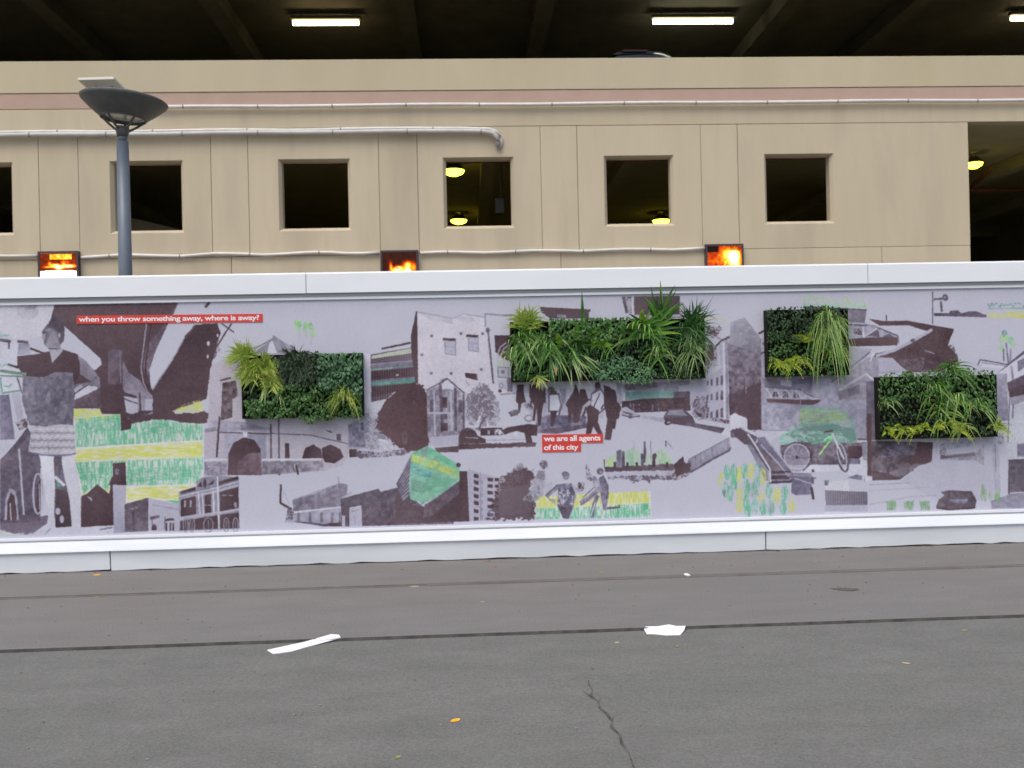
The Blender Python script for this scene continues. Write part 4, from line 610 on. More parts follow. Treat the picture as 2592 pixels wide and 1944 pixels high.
def highbay(x, y, z, r, label, ceil):
    t = empty('dome_light', (x, y, z)); tag(t, label, 'ceiling light', 'yellow dome lights inside the garage')
    b = lathe([(.03, .16), (r * .55, .13), (r * .95, .03), (r, 0), (r * .97, -.01)], 24)
    rel(t, obj('shade', b, M['conc_in'])).location = (x, y, z); b = lathe([(r * .98, -.005), (r * .85, -.07), (r * .4, -.12), (.01, -.13)], 24)
    rel(t, obj('diffuser', b, emit('dome_glow', (1, .84, .05), 6))).location = (x, y, z)
    for c in t.children: c.location = (0, 0, 0); c.matrix_parent_inverse = Matrix()
    o = obj('stem', box(-.012, .012, -.012, .012, .15, ceil - z), M['conc_in'], t)
highbay(-.21, 21.2, 6.40, .25, 'yellow dome light in the upper left of the middle window', 6.605)
highbay(-.16, 27.5, 6.39, .25, 'yellow dome light low in the middle window', 6.605)
highbay(5.89, 27.9, 6.37, .27, 'yellow dome light low in the window right of the middle', 6.605)
highbay(11.62, 20.9, 6.36, .20, 'small yellow dome light inside the wide opening at the right edge', 6.605)

# ------------------------------------------------------------------ parked car on the upper deck
car = empty('parked_car', (3.9, 21.6, 6.86)); tag(car, 'dark car parked behind the parapet, only its roof edge showing', 'car')
def cpart(name, bm, m, par=None, sm=False):
    return rel(car, obj(name, bm, m, smooth=sm))
def loft(sections, bm=None):
    b = bm or bmesh.new(); rs = [[b.verts.new(v) for v in s] for s in sections]; n = len(rs[0])
    for a, c in zip(rs, rs[1:]):
        for i in range(n): b.faces.new((a[i], a[(i + 1) % n], c[(i + 1) % n], c[i]))
    b.faces.new(rs[0]); b.faces.new(rs[-1]); return b
def sec(y, hw, z0, z1, hw2, cx=3.72):
    return [(cx - hw, y, z0), (cx - hw * 1.02, y, (z0 + z1) / 2), (cx - hw2, y, z1 - .06), (cx - hw2 * .8, y, z1), (cx, y, z1 + .025), (cx + hw2 * .8, y, z1), (cx + hw2, y, z1 - .06), (cx + hw * 1.02, y, (z0 + z1) / 2), (cx + hw, y, z0)]
cpart('body', loft([sec(19.15, .80, 7.2, 7.75, .78), sec(19.4, .88, 7.1, 7.9, .86), (sec(22.6, .9, 7.1, 7.95, .86)), sec(23.4, .86, 7.12, 7.7, .8)]), M['carpaint'])
cpart('cabin', loft([sec(19.32, .82, 7.9, 8.30, .60), sec(19.75, .84, 7.9, 8.44, .62), sec(21.3, .84, 7.95, 8.47, .62), sec(22.1, .84, 7.95, 8.1, .66)]), M['carglass'])
cpart('roof', loft([[(3.72 + x, y, z) for x, z in ((-.56, 8.40 + d), (-.45, 8.455 + d), (0, 8.485 + d), (.45, 8.455 + d), (.56, 8.40 + d), (0, 8.42 + d))] for y, d in ((19.45, -.03), (19.9, .01), (21.2, .02))]), M['carpaint'])
cpart('brake_light', box(3.36, 3.88, 19.38, 19.41, 8.415, 8.445), M['redlens'])
cpart('roof_glint', tube([(3.98, 19.36, 8.36), (4.08, 19.35, 8.345), (4.2, 19.34, 8.315), (4.3, 19.33, 8.265), (4.38, 19.33, 8.19), (4.43, 19.33, 8.08)], .04, 10, radii=[.03, .042, .046, .044, .036, .022]), M['glint_metal'], sm=True)  # curved strip shaped as the highlight on the car's edge, not a separate part
for x in (2.98, 4.46):
    for y in (19.9, 22.6):
        wz = lathe([(.02, -.1), (.22, -.1), (.31, -.08), (.31, .08), (.22, .1), (.02, .1)], 20); bmesh.ops.rotate(wz, verts=wz.verts, matrix=Matrix.Rotation(math.pi / 2, 3, 'Y')); bmesh.ops.translate(wz, verts=wz.verts, vec=(x, y, 7.172)); cpart('wheel', wz, M['frame_dark'])

# ------------------------------------------------------------------ lit signs on the wall
def art(kind):
    h_, w_ = 96, 72; r2 = np.random.default_rng(kind + 3); yy, xx = np.mgrid[0:h_, 0:w_].astype(np.float32); u = xx / w_; v = yy / h_ / .478
    def vn(c):
        g = r2.random((h_ // c + 3, w_ // c + 3)); y = np.arange(h_) / c; x = np.arange(w_) / c; y0 = y.astype(int); x0 = x.astype(int); fy = (y - y0)[:, None]; fx = (x - x0)[None]
        return (g[y0][:, x0] * (1 - fx) + g[y0][:, x0 + 1] * fx) * (1 - fy) + (g[y0 + 1][:, x0] * (1 - fx) + g[y0 + 1][:, x0 + 1] * fx) * fy
    n = vn(6) * .5 + vn(3) * .5; a = np.zeros((h_, w_, 3)); 
    pal = np.array([(.085, .06, .065), (.22, .10, .07), (.55, .16, .05), (.85, .35, .07), (1, .72, .18), (1, .95, .6), (1, 1, .92)])
    def heat(t):
        t = np.clip(t, 0, 1) * 5.999; i = t.astype(int); f = (t - i)[..., None]; return pal[i] * (1 - f) + pal[np.minimum(i + 1, 6)] * f
    def blob(cx, cy, rx, ry): return np.exp(-(((u - cx) / rx) ** 2 + ((v - cy) / ry) ** 2))
    if kind == 0:
        t = .16 + .16 * n; t = np.maximum(t, ((u > .25) & (u < .86) & (v > .04) & (v < .26)) * (.50 + .32 * n)); t = t + .5 * blob(.38, .50, .14, .08) + .8 * blob(.50, .60, .11, .09) + .75 * blob(.78, .54, .18, .07) * (n > .3) + .3 * blob(.25, .42, .05, .08) + .3 * blob(.64, .40, .05, .1) + .4 * blob(.2, .57, .14, .04) + .25 * blob(.7, .38, .25, .1) * n
        t = np.where(v > .73 - .03 * np.sin(u * 3.1), .93 + .2 * blob(.5, .9, .45, .2), t); t = np.where((abs(u - .6) < .012) & (v > .73) & (v < .86), .6, t)
    elif kind == 1:
        t = .04 + .14 * n + .95 * blob(.73, .84, .12, .26) + .45 * blob(.74, .50, .14, .14) + .75 * blob(.48, .68, .12, .12) * (n > .3) + .5 * blob(.33, .78, .12, .14) + .45 * blob(.24, .58, .05, .18) + .45 * blob(.92, .66, .07, .2) + .5 * blob(.55, .9, .35, .12) * n
    else:
        t = .22 + .22 * n + .62 * blob(.77, .42, .15, .22) + .32 * blob(.55, .32, .22, .26) + .35 * blob(.75, .75, .22, .2) + .2 * blob(.85, .5, .2, .5) + .25 * blob(.35, .62, .3, .2) * n; t = np.where((u < .32) & (v < .26), .03, t)
        t = np.where((u > .68) & (v < .18) & (((u + v * .55) * 13) % 1 < .42), .14, t); t = np.where((abs(u - .52 + (v - .75) * .35) < .02) & (v > .6) & (v < .9), .68, t)
    return np.clip(heat(t), 0, 1)[::-1].astype(np.float32)
def lightbox(x0, x1, z1, kind, label, st):
    z0 = z1 - 1.0; t = empty('lit_sign', ((x0 + x1) / 2, BY - .05, z0)); tag(t, label, 'sign', 'backlit picture signs on the garage wall')
    b = bmesh.new(); f_ = .035
    for a in ((x0, x1, z1 - f_, z1), (x0, x1, z0, z0 + f_), (x0, x0 + f_, z0 + f_, z1 - f_), (x1 - f_, x1, z0 + f_, z1 - f_)): box(a[0], a[1], BY - .11, BY - .002, a[2], a[3], bm=b)
    rel(t, obj('frame', b, M['frame_dark']))
    b = bmesh.new(); vs = [b.verts.new(v) for v in ((x0 + f_, BY - .085, z0 + f_), (x1 - f_, BY - .085, z0 + f_), (x1 - f_, BY - .085, z1 - f_), (x0 + f_, BY - .085, z1 - f_))]; fc = b.faces.new(vs)
    ul = b.loops.layers.uv.new('uv')
    for lp, q in zip(fc.loops, ((0, 0), (1, 0), (1, 1), (0, 1))): lp[ul].uv = q
    m = bpy.data.materials.new('backlit_print'); m.use_nodes = True; n = m.node_tree.nodes; n.remove(n['Principled BSDF']); e = n.new('ShaderNodeEmission'); e.inputs[1].default_value = st; im = n.new('ShaderNodeTexImage'); im.image = picture('backlit_print', art(kind))
    m.node_tree.links.new(im.outputs[0], e.inputs[0]); m.node_tree.links.new(e.outputs[0], n['Material Output'].inputs[0])
    me = bpy.data.meshes.new('screen'); b.to_mesh(me); b.free(); rel(t, link('screen', me, m))
lightbox(-7.945, -7.205, 4.222, 0, 'lit sign at the far left with yellow letters above a bright white field', 1.5)
lightbox(-1.602, -.885, 4.142, 1, 'dark lit sign with a flame-like glow below the middle windows', 1.6)
lightbox(4.625, 5.365, 4.165, 2, 'lit sign filled with orange fire, rightmost on the wall', 1.5)

# ------------------------------------------------------------------ street lamp behind the hoarding
lx, ly = -4.255, 12.0
lamp = empty('street_lamp', (lx, ly, 0)); tag(lamp, 'blue grey street lamp with a tilted dish head rising behind the hoarding', 'street lamp')
obj('pole', tube([(0, 0, 0), (0, 0, 3.0), (0, 0, 4.70)], .07, 24, radii=[.088, .083, .072]), M['lamp_grey'], lamp, True)
obj('base_plate', box(-.17, .17, -.17, .17, 0, .025), M['lamp_grey'], lamp)
obj('spigot', tube([(0, 0, 4.69), (0, 0, 4.80)], .056, 20), M['lamp_grey'], lamp, True)
hd = Matrix.Translation((0, 0, 4.79)) @ Matrix.Rotation(R(4.2), 4, 'Y')
def head(name, b, m, sm=False):
    bmesh.ops.transform(b, matrix=hd, verts=b.verts); return obj(name, b, m, lamp, sm)
head('hub', lathe([(.01, -.03), (.062, -.03), (.085, .06), (.07, .10), (.01, .10)], 24), M['lamp_dark'], True)
head('dish', lathe([(.270, .205), (.30, .222), (.40, .30), (.505, .395), (.522, .425), (.505, .44), (.395, .335), (.295, .25), (.258, .225), (.270, .205)], 56), M['lamp_dark'], True)
ring_ = bmesh.new(); tube([(.268 * math.cos(i * math.pi / 16), .268 * math.sin(i * math.pi / 16), .200) for i in range(33)], .012, 8, bm=ring_, caps=False); head('ring', ring_, M['lamp_dark'], True)
head('lens', lathe([(.01, .28), (.16, .28), (.235, .26), (.25, .232), (.20, .222), (.01, .218)], 40), M['lamp_glass'], True)
for k in range(5):
    a = k * 2 * math.pi / 5 + .55; ca, sa = math.cos(a), math.sin(a); head('arm', tube([(.07 * ca, .07 * sa, .05), (.16 * ca, .16 * sa, .115), (.27 * ca, .27 * sa, .21)], .015, 8), M['lamp_dark'])
for x in (-.36, -.16): head('stay', tube([(x, .02, .36), (x, .02, .60)], .01, 6), M['lamp_dark'])
pl = box(-.50, -.07, -.22, .20, .60, .632, bev=.004); bmesh.ops.rotate(pl, verts=pl.verts, cent=(-.28, 0, .61), matrix=Matrix.Rotation(R(-6.5), 3, 'Y') @ Matrix.Rotation(R(3), 3, 'Z')); head('reflector_plate', pl, M['plate'])

# ------------------------------------------------------------------ hoarding
hb = empty('hoarding', (0, 8.48, 0)); tag(hb, 'long white site hoarding with a printed city collage along the road', 'hoarding')
def hpart(name, bm, m, label=None):
    o = rel(hb, obj(name, bm, m)); 
    if label: o['label'] = label
    return o
def prof(x0, x1, q, m, name, wob=0):
    b = bmesh.new(); n = max(1, int((x1 - x0) / .12)) if wob else 1; r_ = random.Random(int(x0 * 10)); rs = []
    for i in range(n + 1):
        x = x0 + (x1 - x0) * i / n; dz = r_.uniform(-wob, wob); rs.append([b.verts.new((x, y, z + (dz if z < .03 else 0))) for y, z in q])
    for a, c in zip(rs, rs[1:]):
        for i in range(len(q)): b.faces.new((a[i], a[(i + 1) % len(q)], c[(i + 1) % len(q)], c[i]))
    b.faces.new(rs[0]); b.faces.new(rs[-1]); return hpart(name, b, M[m])
FJ = [-12, -6.5, -1.417, 3.674, 8.8, 14]
for a, c in zip(FJ, FJ[1:]): prof(a + .003, c - .003, [(8.432, 2.402), (8.432, 2.572), (8.442, 2.586), (8.60, 2.588), (8.60, 2.402)], 'white', 'fascia_board')
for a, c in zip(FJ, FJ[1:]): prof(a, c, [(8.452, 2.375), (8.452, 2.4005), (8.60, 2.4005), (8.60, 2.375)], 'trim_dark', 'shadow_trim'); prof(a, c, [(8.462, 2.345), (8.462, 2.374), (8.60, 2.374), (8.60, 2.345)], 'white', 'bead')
b = bmesh.new(); vs = [b.verts.new(v) for v in ((SX0, 8.478, SZ0), (SX1, 8.478, SZ0), (SX1, 8.478, SZ1), (SX0, 8.478, SZ1))]; fc = b.faces.new(vs); ul = b.loops.layers.uv.new('uv')
for lp, q in zip(fc.loops, ((0, 0), (1, 0), (1, 1), (0, 1))): lp[ul].uv = q
bk = [b.verts.new((v.co.x, 8.52, v.co.z)) for v in vs]
for i in range(4): b.faces.new((vs[i], bk[i], bk[(i + 1) % 4], vs[(i + 1) % 4]))
b.faces.new(bk[::-1])
me = bpy.data.meshes.new('mural_panel'); b.to_mesh(me); b.free(); o = rel(hb, link('mural_panel', me, M['mural'])); o['label'] = 'printed collage of grey city photos with green crayon patches'
hpart('plain_panel', box(-12, SX0 - .001, 8.478, 8.52, SZ0, SZ1), M['sheet']); hpart('plain_panel', box(SX1 + .001, 14, 8.478, 8.52, SZ0, SZ1), M['sheet'])
BJ = [-12, -8.9, -3.147, 2.649, 8.4, 14]
for a, c in zip(BJ, BJ[1:]):
    prof(a, c, [(8.452, .272), (8.452, .292), (8.60, .292), (8.60, .272)], 'white', 'lip')
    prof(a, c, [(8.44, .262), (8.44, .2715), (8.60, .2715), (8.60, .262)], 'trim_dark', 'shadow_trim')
    prof(a, c, [(8.335, .190), (8.33, .180), (8.345, .1765), (8.60, .1765), (8.60, .2615), (8.45, .2615), (8.42, .245)], 'white_base', 'sloped_cap')
    prof(a + .006, c - .006, [(8.36, .010), (8.352, .176), (8.60, .176), (8.60, .010)], 'white_base', 'base_board', wob=.006)
for x in [-11 + i * 2.4 for i in range(11)]:
    hpart('support_post', box(x - .05, x + .05, 8.605, 8.70, 0, 2.40), M['pvc_grey'])
# slogan strips
def text(name, s, x, z, size, parent, wd=None):
    cu = bpy.data.curves.new(name, 'FONT'); cu.body = s; cu.size = size; cu.extrude = .0006; cu.offset = size * .022; cu.space_character = .94
    o = bpy.data.objects.new(name, cu); COL.objects.link(o); me = bpy.data.meshes.new_from_object(o.evaluated_get(bpy.context.evaluated_depsgraph_get())); bpy.data.objects.remove(o)
    xs = [v.co.x for v in me.vertices]; k = wd / (max(xs) - min(xs)) if wd else 1; m0 = min(xs)
    for v in me.vertices: v.co = Vector(((v.co.x - m0) * k, v.co.z * -1, v.co.y))
    me.materials.clear(); o = link(name, me, M['print_white'], parent); o.location = (x, -.0022, z); return o
def slogan(x0, x1, z0, z1, s, tilt, label, x_in, w_in, lab):
    b = box(0, x1 - x0, -.0015, .0045, 0, z1 - z0); me = bpy.data.meshes.new('slogan_strip'); bmesh.ops.recalc_face_normals(b, faces=b.faces); b.to_mesh(me); b.free()
    o = link('slogan_strip', me, M['red']); o.location = (x0, 8.4735, z0); o.rotation_euler = (0, tilt, 0); rel(hb, o); o['label'] = lab
    text('lettering', s, x_in, (z1 - z0) * .27, (z1 - z0) * .86, o, w_in); return o
slogan(-3.437, -1.814, 2.170, 2.243, 'when you throw something away, where is away?', R(.5), '', .018, 1.575, 'red strip reading when you throw something away, where is away?')
slogan(.658, 1.212, 1.010, 1.090, 'we are all agents', R(.5), '', .016, .515, 'red strip reading we are all agents')
slogan(.658, 1.010, .932, 1.0085, 'of this city', R(.5), '', .016, .312, 'red strip reading of this city')

# ------------------------------------------------------------------ living-wall planters and plants
def planter(t, x0, x1, y0, y1, label):
    a = at(t, x0, y1, 8.40); c = at(t, x1, y0, 8.40)
    e = empty('wall_planter', ((a.x + c.x) / 2, 8.476, a.z)); tag(e, label, 'planter', 'black planters fixed to the hoarding')
    rel(e, obj('backing', box(a.x, c.x, 8.462, 8.4765, a.z, c.z), M['planter']))
    for q in ((a.x, c.x, a.z, a.z + .012), (a.x, c.x, c.z - .012, c.z), (a.x, a.x + .012, a.z + .012, c.z - .012), (c.x - .012, c.x, a.z + .012, c.z - .012)): rel(e, obj('rim', box(q[0], q[1], 8.395, 8.4615, q[2], q[3]), M['planter']))
    for i in range(1, 4): z = a.z + (c.z - a.z) * i / 4; rel(e, obj('shelf', box(a.x + .012, c.x - .012, 8.425, 8.4615, z - .006, z + .006), M['planter']))
    return a, c
def blade(b, p0, d, L_, wd, droop, n=6, fold=.25):
    d = Vector(d).normalized(); p0 = Vector(p0); prev = None; side = d.cross(Vector((0, -1, 0)))
    if side.length < .2: side = Vector((1, 0, 0))
    side.normalize()
    for i in range(n + 1):
        t = i / n; q = p0 + d * (L_ * t * (1 - .25 * droop * t)) + Vector((0, 0, -1)) * (droop * L_ * t * t * .8)
        if q.y > 8.455: q.y = 8.455
        w_ = wd * .5 * (min(1, .45 + 2.2 * t) * (1 - t ** 2.2) + .02)
        nrm = Vector((0, 1, 0)) * (wd * fold * (1 - t))
        c = [b.verts.new(q - side * w_), b.verts.new(q + nrm), b.verts.new(q + side * w_)]
        if prev:
            b.faces.new((prev[0], prev[1], c[1], c[0])); b.faces.new((prev[1], prev[2], c[2], c[1]))
        prev = c
def leafm(b, q, nrm, up, s, asp=.8):
    nrm = Vector(nrm).normalized(); up = Vector(up); up = (up - nrm * up.dot(nrm)).normalized(); sd_ = nrm.cross(up); q = Vector(q)
    v = [b.verts.new(q + up * s * a + sd_ * s * c * asp + nrm * e * s) for a, c, e in ((-.5, 0, 0), (-.25, -.42, -.1), (.1, -.38, -.1), (.55, 0, -.12), (.1, .38, -.1), (-.25, .42, -.1), (.05, 0, .06))]
    for i in range(6): b.faces.new((v[i], v[(i + 1) % 6], v[6]))
def dirv(a, out): a = R(a); return Vector((math.sin(a), -out, math.cos(a)))    # angle from straight up, clockwise; out towards the street
def plant(name, label, t, x, y, Y=8.40, cat='plant', group='plants growing in the hoarding planters'):
    q = at(t, x, y, Y); e = empty(name, q); tag(e, label, cat, group); return e, q
def tuft(name, label, t, x, y, m, n, lens, wd, angs, droop, parts=False, out=(.15, .7), seed=0, spread=.03, mats=None, seg=6):
    e, q = plant(name, label, t, x, y); r_ = random.Random(seed + 100); b = bmesh.new()
    for i in range(n):
        a = r_.uniform(*angs) if len(angs) == 2 else r_.gauss(angs[0], angs[1]) ; bb = bmesh.new() if parts else b
        blade(bb, (r_.uniform(-spread, spread), r_.uniform(-.02, .02), r_.uniform(-spread, spread)), dirv(a, r_.uniform(*out)), r_.uniform(*lens) * 1.3, wd * 1.45 * r_.uniform(.7, 1.15), r_.uniform(*droop), seg)
        if parts:
            for v in bb.verts: v.co.y = min(v.co.y, 8.458 - q.y)
            o = obj('blade', bb, M[r_.choice(mats) if mats else m], e, True)
    if not parts:
        for v in b.verts: v.co.y = min(v.co.y, 8.458 - q.y)
        o = obj('foliage', b, M[m], e, True); o['kind'] = 'stuff'
    else: b.free()
    return e
def ivy(name, label, t, poly, m, n, s, Yr=(8.33, 8.42), seed=0, kind='stuff'):
    n = int(n * 1.45); r_ = random.Random(seed); q0 = pts(poly); xs = [a[0] for a in q0]; ys = [a[1] for a in q0]
    e, c = plant(name, label, t, sum(xs) / len(xs), sum(ys) / len(ys)); b = bmesh.new(); k = 0
    while k < n:
        x, y = r_.uniform(min(xs), max(xs)), r_.uniform(min(ys), max(ys)); ins = False
        for i in range(len(q0)):
            (ax, ay), (bx, by) = q0[i], q0[(i + 1) % len(q0)]
            if (ay > y) != (by > y) and x < (bx - ax) * (y - ay) / (by - ay) + ax: ins = not ins
        if not ins: continue
        Y = r_.uniform(*Yr) + .02 * math.sin(x * .02 + y * .03)
        leafm(b, at(t, x, y, Y) - c, (r_.gauss(0, .45), -1, r_.gauss(.35, .45)), (r_.gauss(0, .6), -.3, -1), s * 1.15 * r_.uniform(.6, 1.3)); k += 1
    o = obj('foliage', b, M[m], e); o['kind'] = 'stuff'; return e
def frond(b, p0, d, L_, s, droop, n=8):
    d = Vector(d).normalized(); p0 = Vector(p0); side = d.cross(Vector((0, -1, 0))).normalized()
    for i in range(1, n + 1):
        t = i / n; q = p0 + d * L_ * t + Vector((0, 0, -1)) * droop * L_ * t * t; ll = s * (1 - .55 * t)
        for sg in (-1, 1):
            dd = (side * sg + d * .7 + Vector((0, -.2, -.25))).normalized(); w_ = dd.cross(Vector((0, -1, .2))).normalized() * ll * .16
            v = [b.verts.new(q), b.verts.new(q + dd * ll * .5 + w_), b.verts.new(q + dd * ll), b.verts.new(q + dd * ll * .5 - w_)]; b.faces.new(v)
def ferns(name, label, spots, m, seed, L_=(.10, .2), s=.05, droop=(.3, .9), per=7, angs=(-80, 80)):
    r_ = random.Random(seed); t, x, y = spots[0]; e, c = plant(name, label, t, x, y); b = bmesh.new()
    for t, x, y in spots:
        q = at(t, x, y, 8.40) - c
        for k in range(per): frond(b, q, dirv(r_.uniform(*angs), r_.uniform(.4, 1.1)), r_.uniform(*L_), s * r_.uniform(.8, 1.2), r_.uniform(*droop))
    for v in b.verts: v.co.y = min(v.co.y, 8.458 - c.y)
    o = obj('foliage', b, M[m], e); o['kind'] = 'stuff'; return e
# planter 1
planter('C', 387, 1424, 592, 1163, 'leftmost black planter with lime, fern and ivy, right of the standing woman')
ivy('ivy', 'bluish green ivy filling the right side of the leftmost planter', 'C', '1040,600 1415,595 1415,1000 1200,960 1040,880', 'ivy_blue', 520, .030, seed=1)
ivy('ivy', 'dark ivy along the bottom middle of the leftmost planter', 'C', '400,1000 640,1020 720,880 1050,860 1415,960 1415,1150 1220,1150 960,1200 880,1150 420,1150', 'ivy', 760, .028, seed=2)
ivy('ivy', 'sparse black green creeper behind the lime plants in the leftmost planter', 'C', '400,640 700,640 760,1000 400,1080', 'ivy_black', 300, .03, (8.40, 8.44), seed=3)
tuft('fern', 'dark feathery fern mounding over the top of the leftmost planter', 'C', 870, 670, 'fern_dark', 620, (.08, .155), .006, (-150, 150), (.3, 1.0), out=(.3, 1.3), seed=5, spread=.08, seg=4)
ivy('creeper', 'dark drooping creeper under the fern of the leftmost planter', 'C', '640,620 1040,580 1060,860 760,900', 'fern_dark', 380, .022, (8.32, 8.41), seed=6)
tuft('spiky_grass', 'lime spiky grass tuft at the top left corner of the leftmost planter', 'C', 410, 620, 'lime', 170, (.08, .16), .008, (-110, 80), (.0, .5), out=(.1, .8), seed=7, spread=.03)
tuft('variegated_plant', 'lime striped arching plant below the corner tuft of the leftmost planter', 'C', 520, 740, 'lime', 170, (.07, .15), .012, (-130, 125), (.2, .9), out=(.3, 1.2), seed=8, spread=.065)
tuft('variegated_plant', 'second lime arching plant low between corner tuft and fern', 'C', 650, 850, 'gold', 110, (.06, .12), .010, (-130, 130), (.2, .9), out=(.3, 1.0), seed=9, spread=.045)
tuft('variegated_plant', 'yellow green arching plant spreading left over the edge of the leftmost planter', 'C', 440, 760, 'lime', 110, (.07, .14), .011, (-140, 60), (.2, .8), out=(.3, 1.1), seed=15, spread=.05)
tuft('variegated_plant', 'yellow green arching plant reaching to the fern in the leftmost planter', 'C', 600, 700, 'gold', 110, (.07, .14), .011, (-60, 140), (.2, .8), out=(.3, 1.1), seed=16, spread=.06)
tuft('spider_plant', 'golden spider plant at the bottom right of the leftmost planter', 'C', 1265, 950, 'gold', 120, (.12, .22), .008, (-120, 120), (.5, 1.1), parts=True, out=(.7, 1.5), seed=10, spread=.025, mats=['gold', 'gold', 'lime'])
tuft('strap_plant', 'two pale drooping blades at the foot of the leftmost planter', 'C', 640, 960, 'strap_pale', 5, (.15, .2), .022, (-70, 50), (1.2, 1.6), parts=True, out=(.3, .6), seed=14, spread=.03)
# planter 2
planter('E', 1005, 2672, 430, 985, 'widest black planter, over the printed walking crowd')
ivy('ivy', 'glossy ivy hedge across the top middle of the widest planter', 'E', '1330,440 2010,425 2010,620 1340,640', 'ivy', 520, .028, seed=21)
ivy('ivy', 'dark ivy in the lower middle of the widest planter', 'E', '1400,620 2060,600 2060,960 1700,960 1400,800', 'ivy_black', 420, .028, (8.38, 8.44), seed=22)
ivy('ivy', 'small leaved ivy hanging along the bottom of the widest planter', 'G', '20,800 330,760 560,900 500,1010 380,1000 20,960', 'ivy_blue', 420, .020, seed=23)
ivy('ivy', 'shaded ivy at the left end of the widest planter', 'E', '1020,560 1380,540 1400,960 1020,970', 'ivy', 420, .026, (8.39, 8.44), seed=24)
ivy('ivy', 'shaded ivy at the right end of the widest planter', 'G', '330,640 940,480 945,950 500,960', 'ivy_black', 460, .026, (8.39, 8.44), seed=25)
tuft('spiky_grass', 'lime spiky grass tuft at the top left corner of the widest planter', 'E', 1130, 470, 'lime', 170, (.09, .17), .009, (-85, 85), (.0, .7), out=(.1, .9), seed=26, spread=.06)
tuft('spiky_grass', 'olive grass fringe below the lime tuft of the widest planter', 'E', 1150, 560, 'strap', 90, (.08, .16), .009, (-130, 130), (.5, 1.2), out=(.3, .9), seed=27, spread=.07)
tuft('strap_plant', 'mass of green straps hanging at the left end of the widest planter', 'E', 1180, 680, 'strap', 60, (.10, .20), .016, (-130, 110), (.6, 1.3), parts=True, out=(.3, .8), seed=28, spread=.07, mats=['strap_dark', 'strap_dark', 'strap_dark', 'strap', 'strap_pale'])
tuft('spider_plant', 'pale arching blades over the left edge of the widest planter', 'E', 1010, 760, 'strap_pale', 14, (.12, .22), .013, (-80, 30), (.8, 1.6), parts=True, out=(.2, .6), seed=29, spread=.05)
tuft('palm_leaf', 'yellow green fan palm leaf hanging below the widest planter', 'E', 1235, 930, 'gold', 24, (.06, .12), .010, (70, 250), (.1, .4), out=(.5, 1.0), seed=30, spread=.012)
tuft('strap_plant', 'narrow reddish tipped straps dangling left of centre in the widest planter', 'E', 1360, 740, 'strap_pale', 14, (.10, .2), .011, (100, 200), (.6, 1.2), parts=True, out=(.3, .6), seed=31, spread=.06, mats=['strap_pale', 'strap', 'strap_dark'])
e = tuft('lily_plant', 'upright lily with one very tall blade in the widest planter', 'E', 1630, 590, 'strap', 26, (.10, .19), .022, (-80, 80), (.1, .7), parts=True, out=(.2, .7), seed=32, spread=.03, mats=['strap', 'strap', 'strap_dark', 'broad'])
for a, L_, wd, dr in ((-2, .42, .042, .02), (33, .25, .034, .12), (-30, .2, .03, .1), (12, .2, .03, .1)):
    b = bmesh.new(); blade(b, (0, 0, 0), dirv(a, .12), L_, wd, dr, 8); obj('blade', b, M['strap_dark'], e, True)
tuft('broadleaf_plant', 'bright broad leaves left of the lily in the widest planter', 'E', 1440, 660, 'broad', 7, (.09, .14), .040, (-60, 60), (.1, .6), parts=True, out=(.4, .9), seed=33, spread=.03)
tuft('broadleaf_plant', 'bright broad leaves right of the lily in the widest planter', 'E', 1750, 680, 'broad', 7, (.09, .14), .040, (-50, 80), (.1, .5), parts=True, out=(.4, .9), seed=34, spread=.02)
tuft('spider_plant', 'thin pale runners low in the middle of the widest planter', 'E', 1540, 780, 'strap_pale', 16, (.12, .24), .009, (80, 190), (.3, .9), parts=True, out=(.3, .7), seed=35, spread=.06)
tuft('flax_plant', 'big fountain of bright strap leaves right of centre in the widest planter', 'G', 430, 560, 'strap', 76, (.18, .32), .026, (-90, 90), (.1, 1.3), parts=True, out=(.2, .7), seed=36, spread=.05, mats=['strap', 'strap', 'strap_dark', 'strap', 'strap_pale', 'broad'])
tuft('flax_plant', 'tall upright straps above the top edge of the widest planter', 'G', 590, 440, 'strap', 26, (.14, .27), .020, (-35, 45), (.0, .4), parts=True, out=(.1, .4), seed=37, spread=.05, mats=['strap', 'strap_dark'])
tuft('flax_plant', 'drooping straps below the bright fountain of the widest planter', 'G', 560, 700, 'strap_dark', 34, (.14, .24), .014, (-120, 130), (.8, 1.4), parts=True, out=(.3, .8), seed=38, spread=.07, mats=['strap_dark', 'strap', 'strap_pale'])
tuft('sedge', 'fine dark sedge standing at the right end of the widest planter', 'G', 870, 470, 'strap_dark', 130, (.12, .24), .007, (-60, 70), (.1, .8), out=(.1, .6), seed=39, spread=.05)
tuft('sedge', 'pale sedge drooping down the right edge of the widest planter', 'G', 850, 680, 'strap_pale', 60, (.12, .22), .007, (-150, 150), (.7, 1.3), out=(.3, .8), seed=40, spread=.07)
tuft('strap_plant', 'dark straps spilling from the upper left of the widest planter', 'E', 1090, 640, 'strap_dark', 44, (.10, .19), .018, (-140, 120), (.5, 1.2), parts=True, out=(.3, .9), seed=41, spread=.06, mats=['strap_dark', 'strap', 'strap_dark', 'strap_pale'])
tuft('strap_plant', 'mid green straps between the lime tuft and the lily of the widest planter', 'E', 1330, 640, 'strap', 40, (.10, .20), .017, (-130, 130), (.5, 1.2), parts=True, out=(.3, .9), seed=42, spread=.07, mats=['strap_dark', 'strap', 'strap', 'strap_pale'])
tuft('strap_plant', 'mossy green straps in the lower middle of the widest planter', 'E', 1560, 720, 'strap', 46, (.09, .18), .015, (-140, 140), (.4, 1.1), parts=True, out=(.3, 1.0), seed=43, spread=.09, mats=['strap_dark', 'strap_dark', 'strap'])
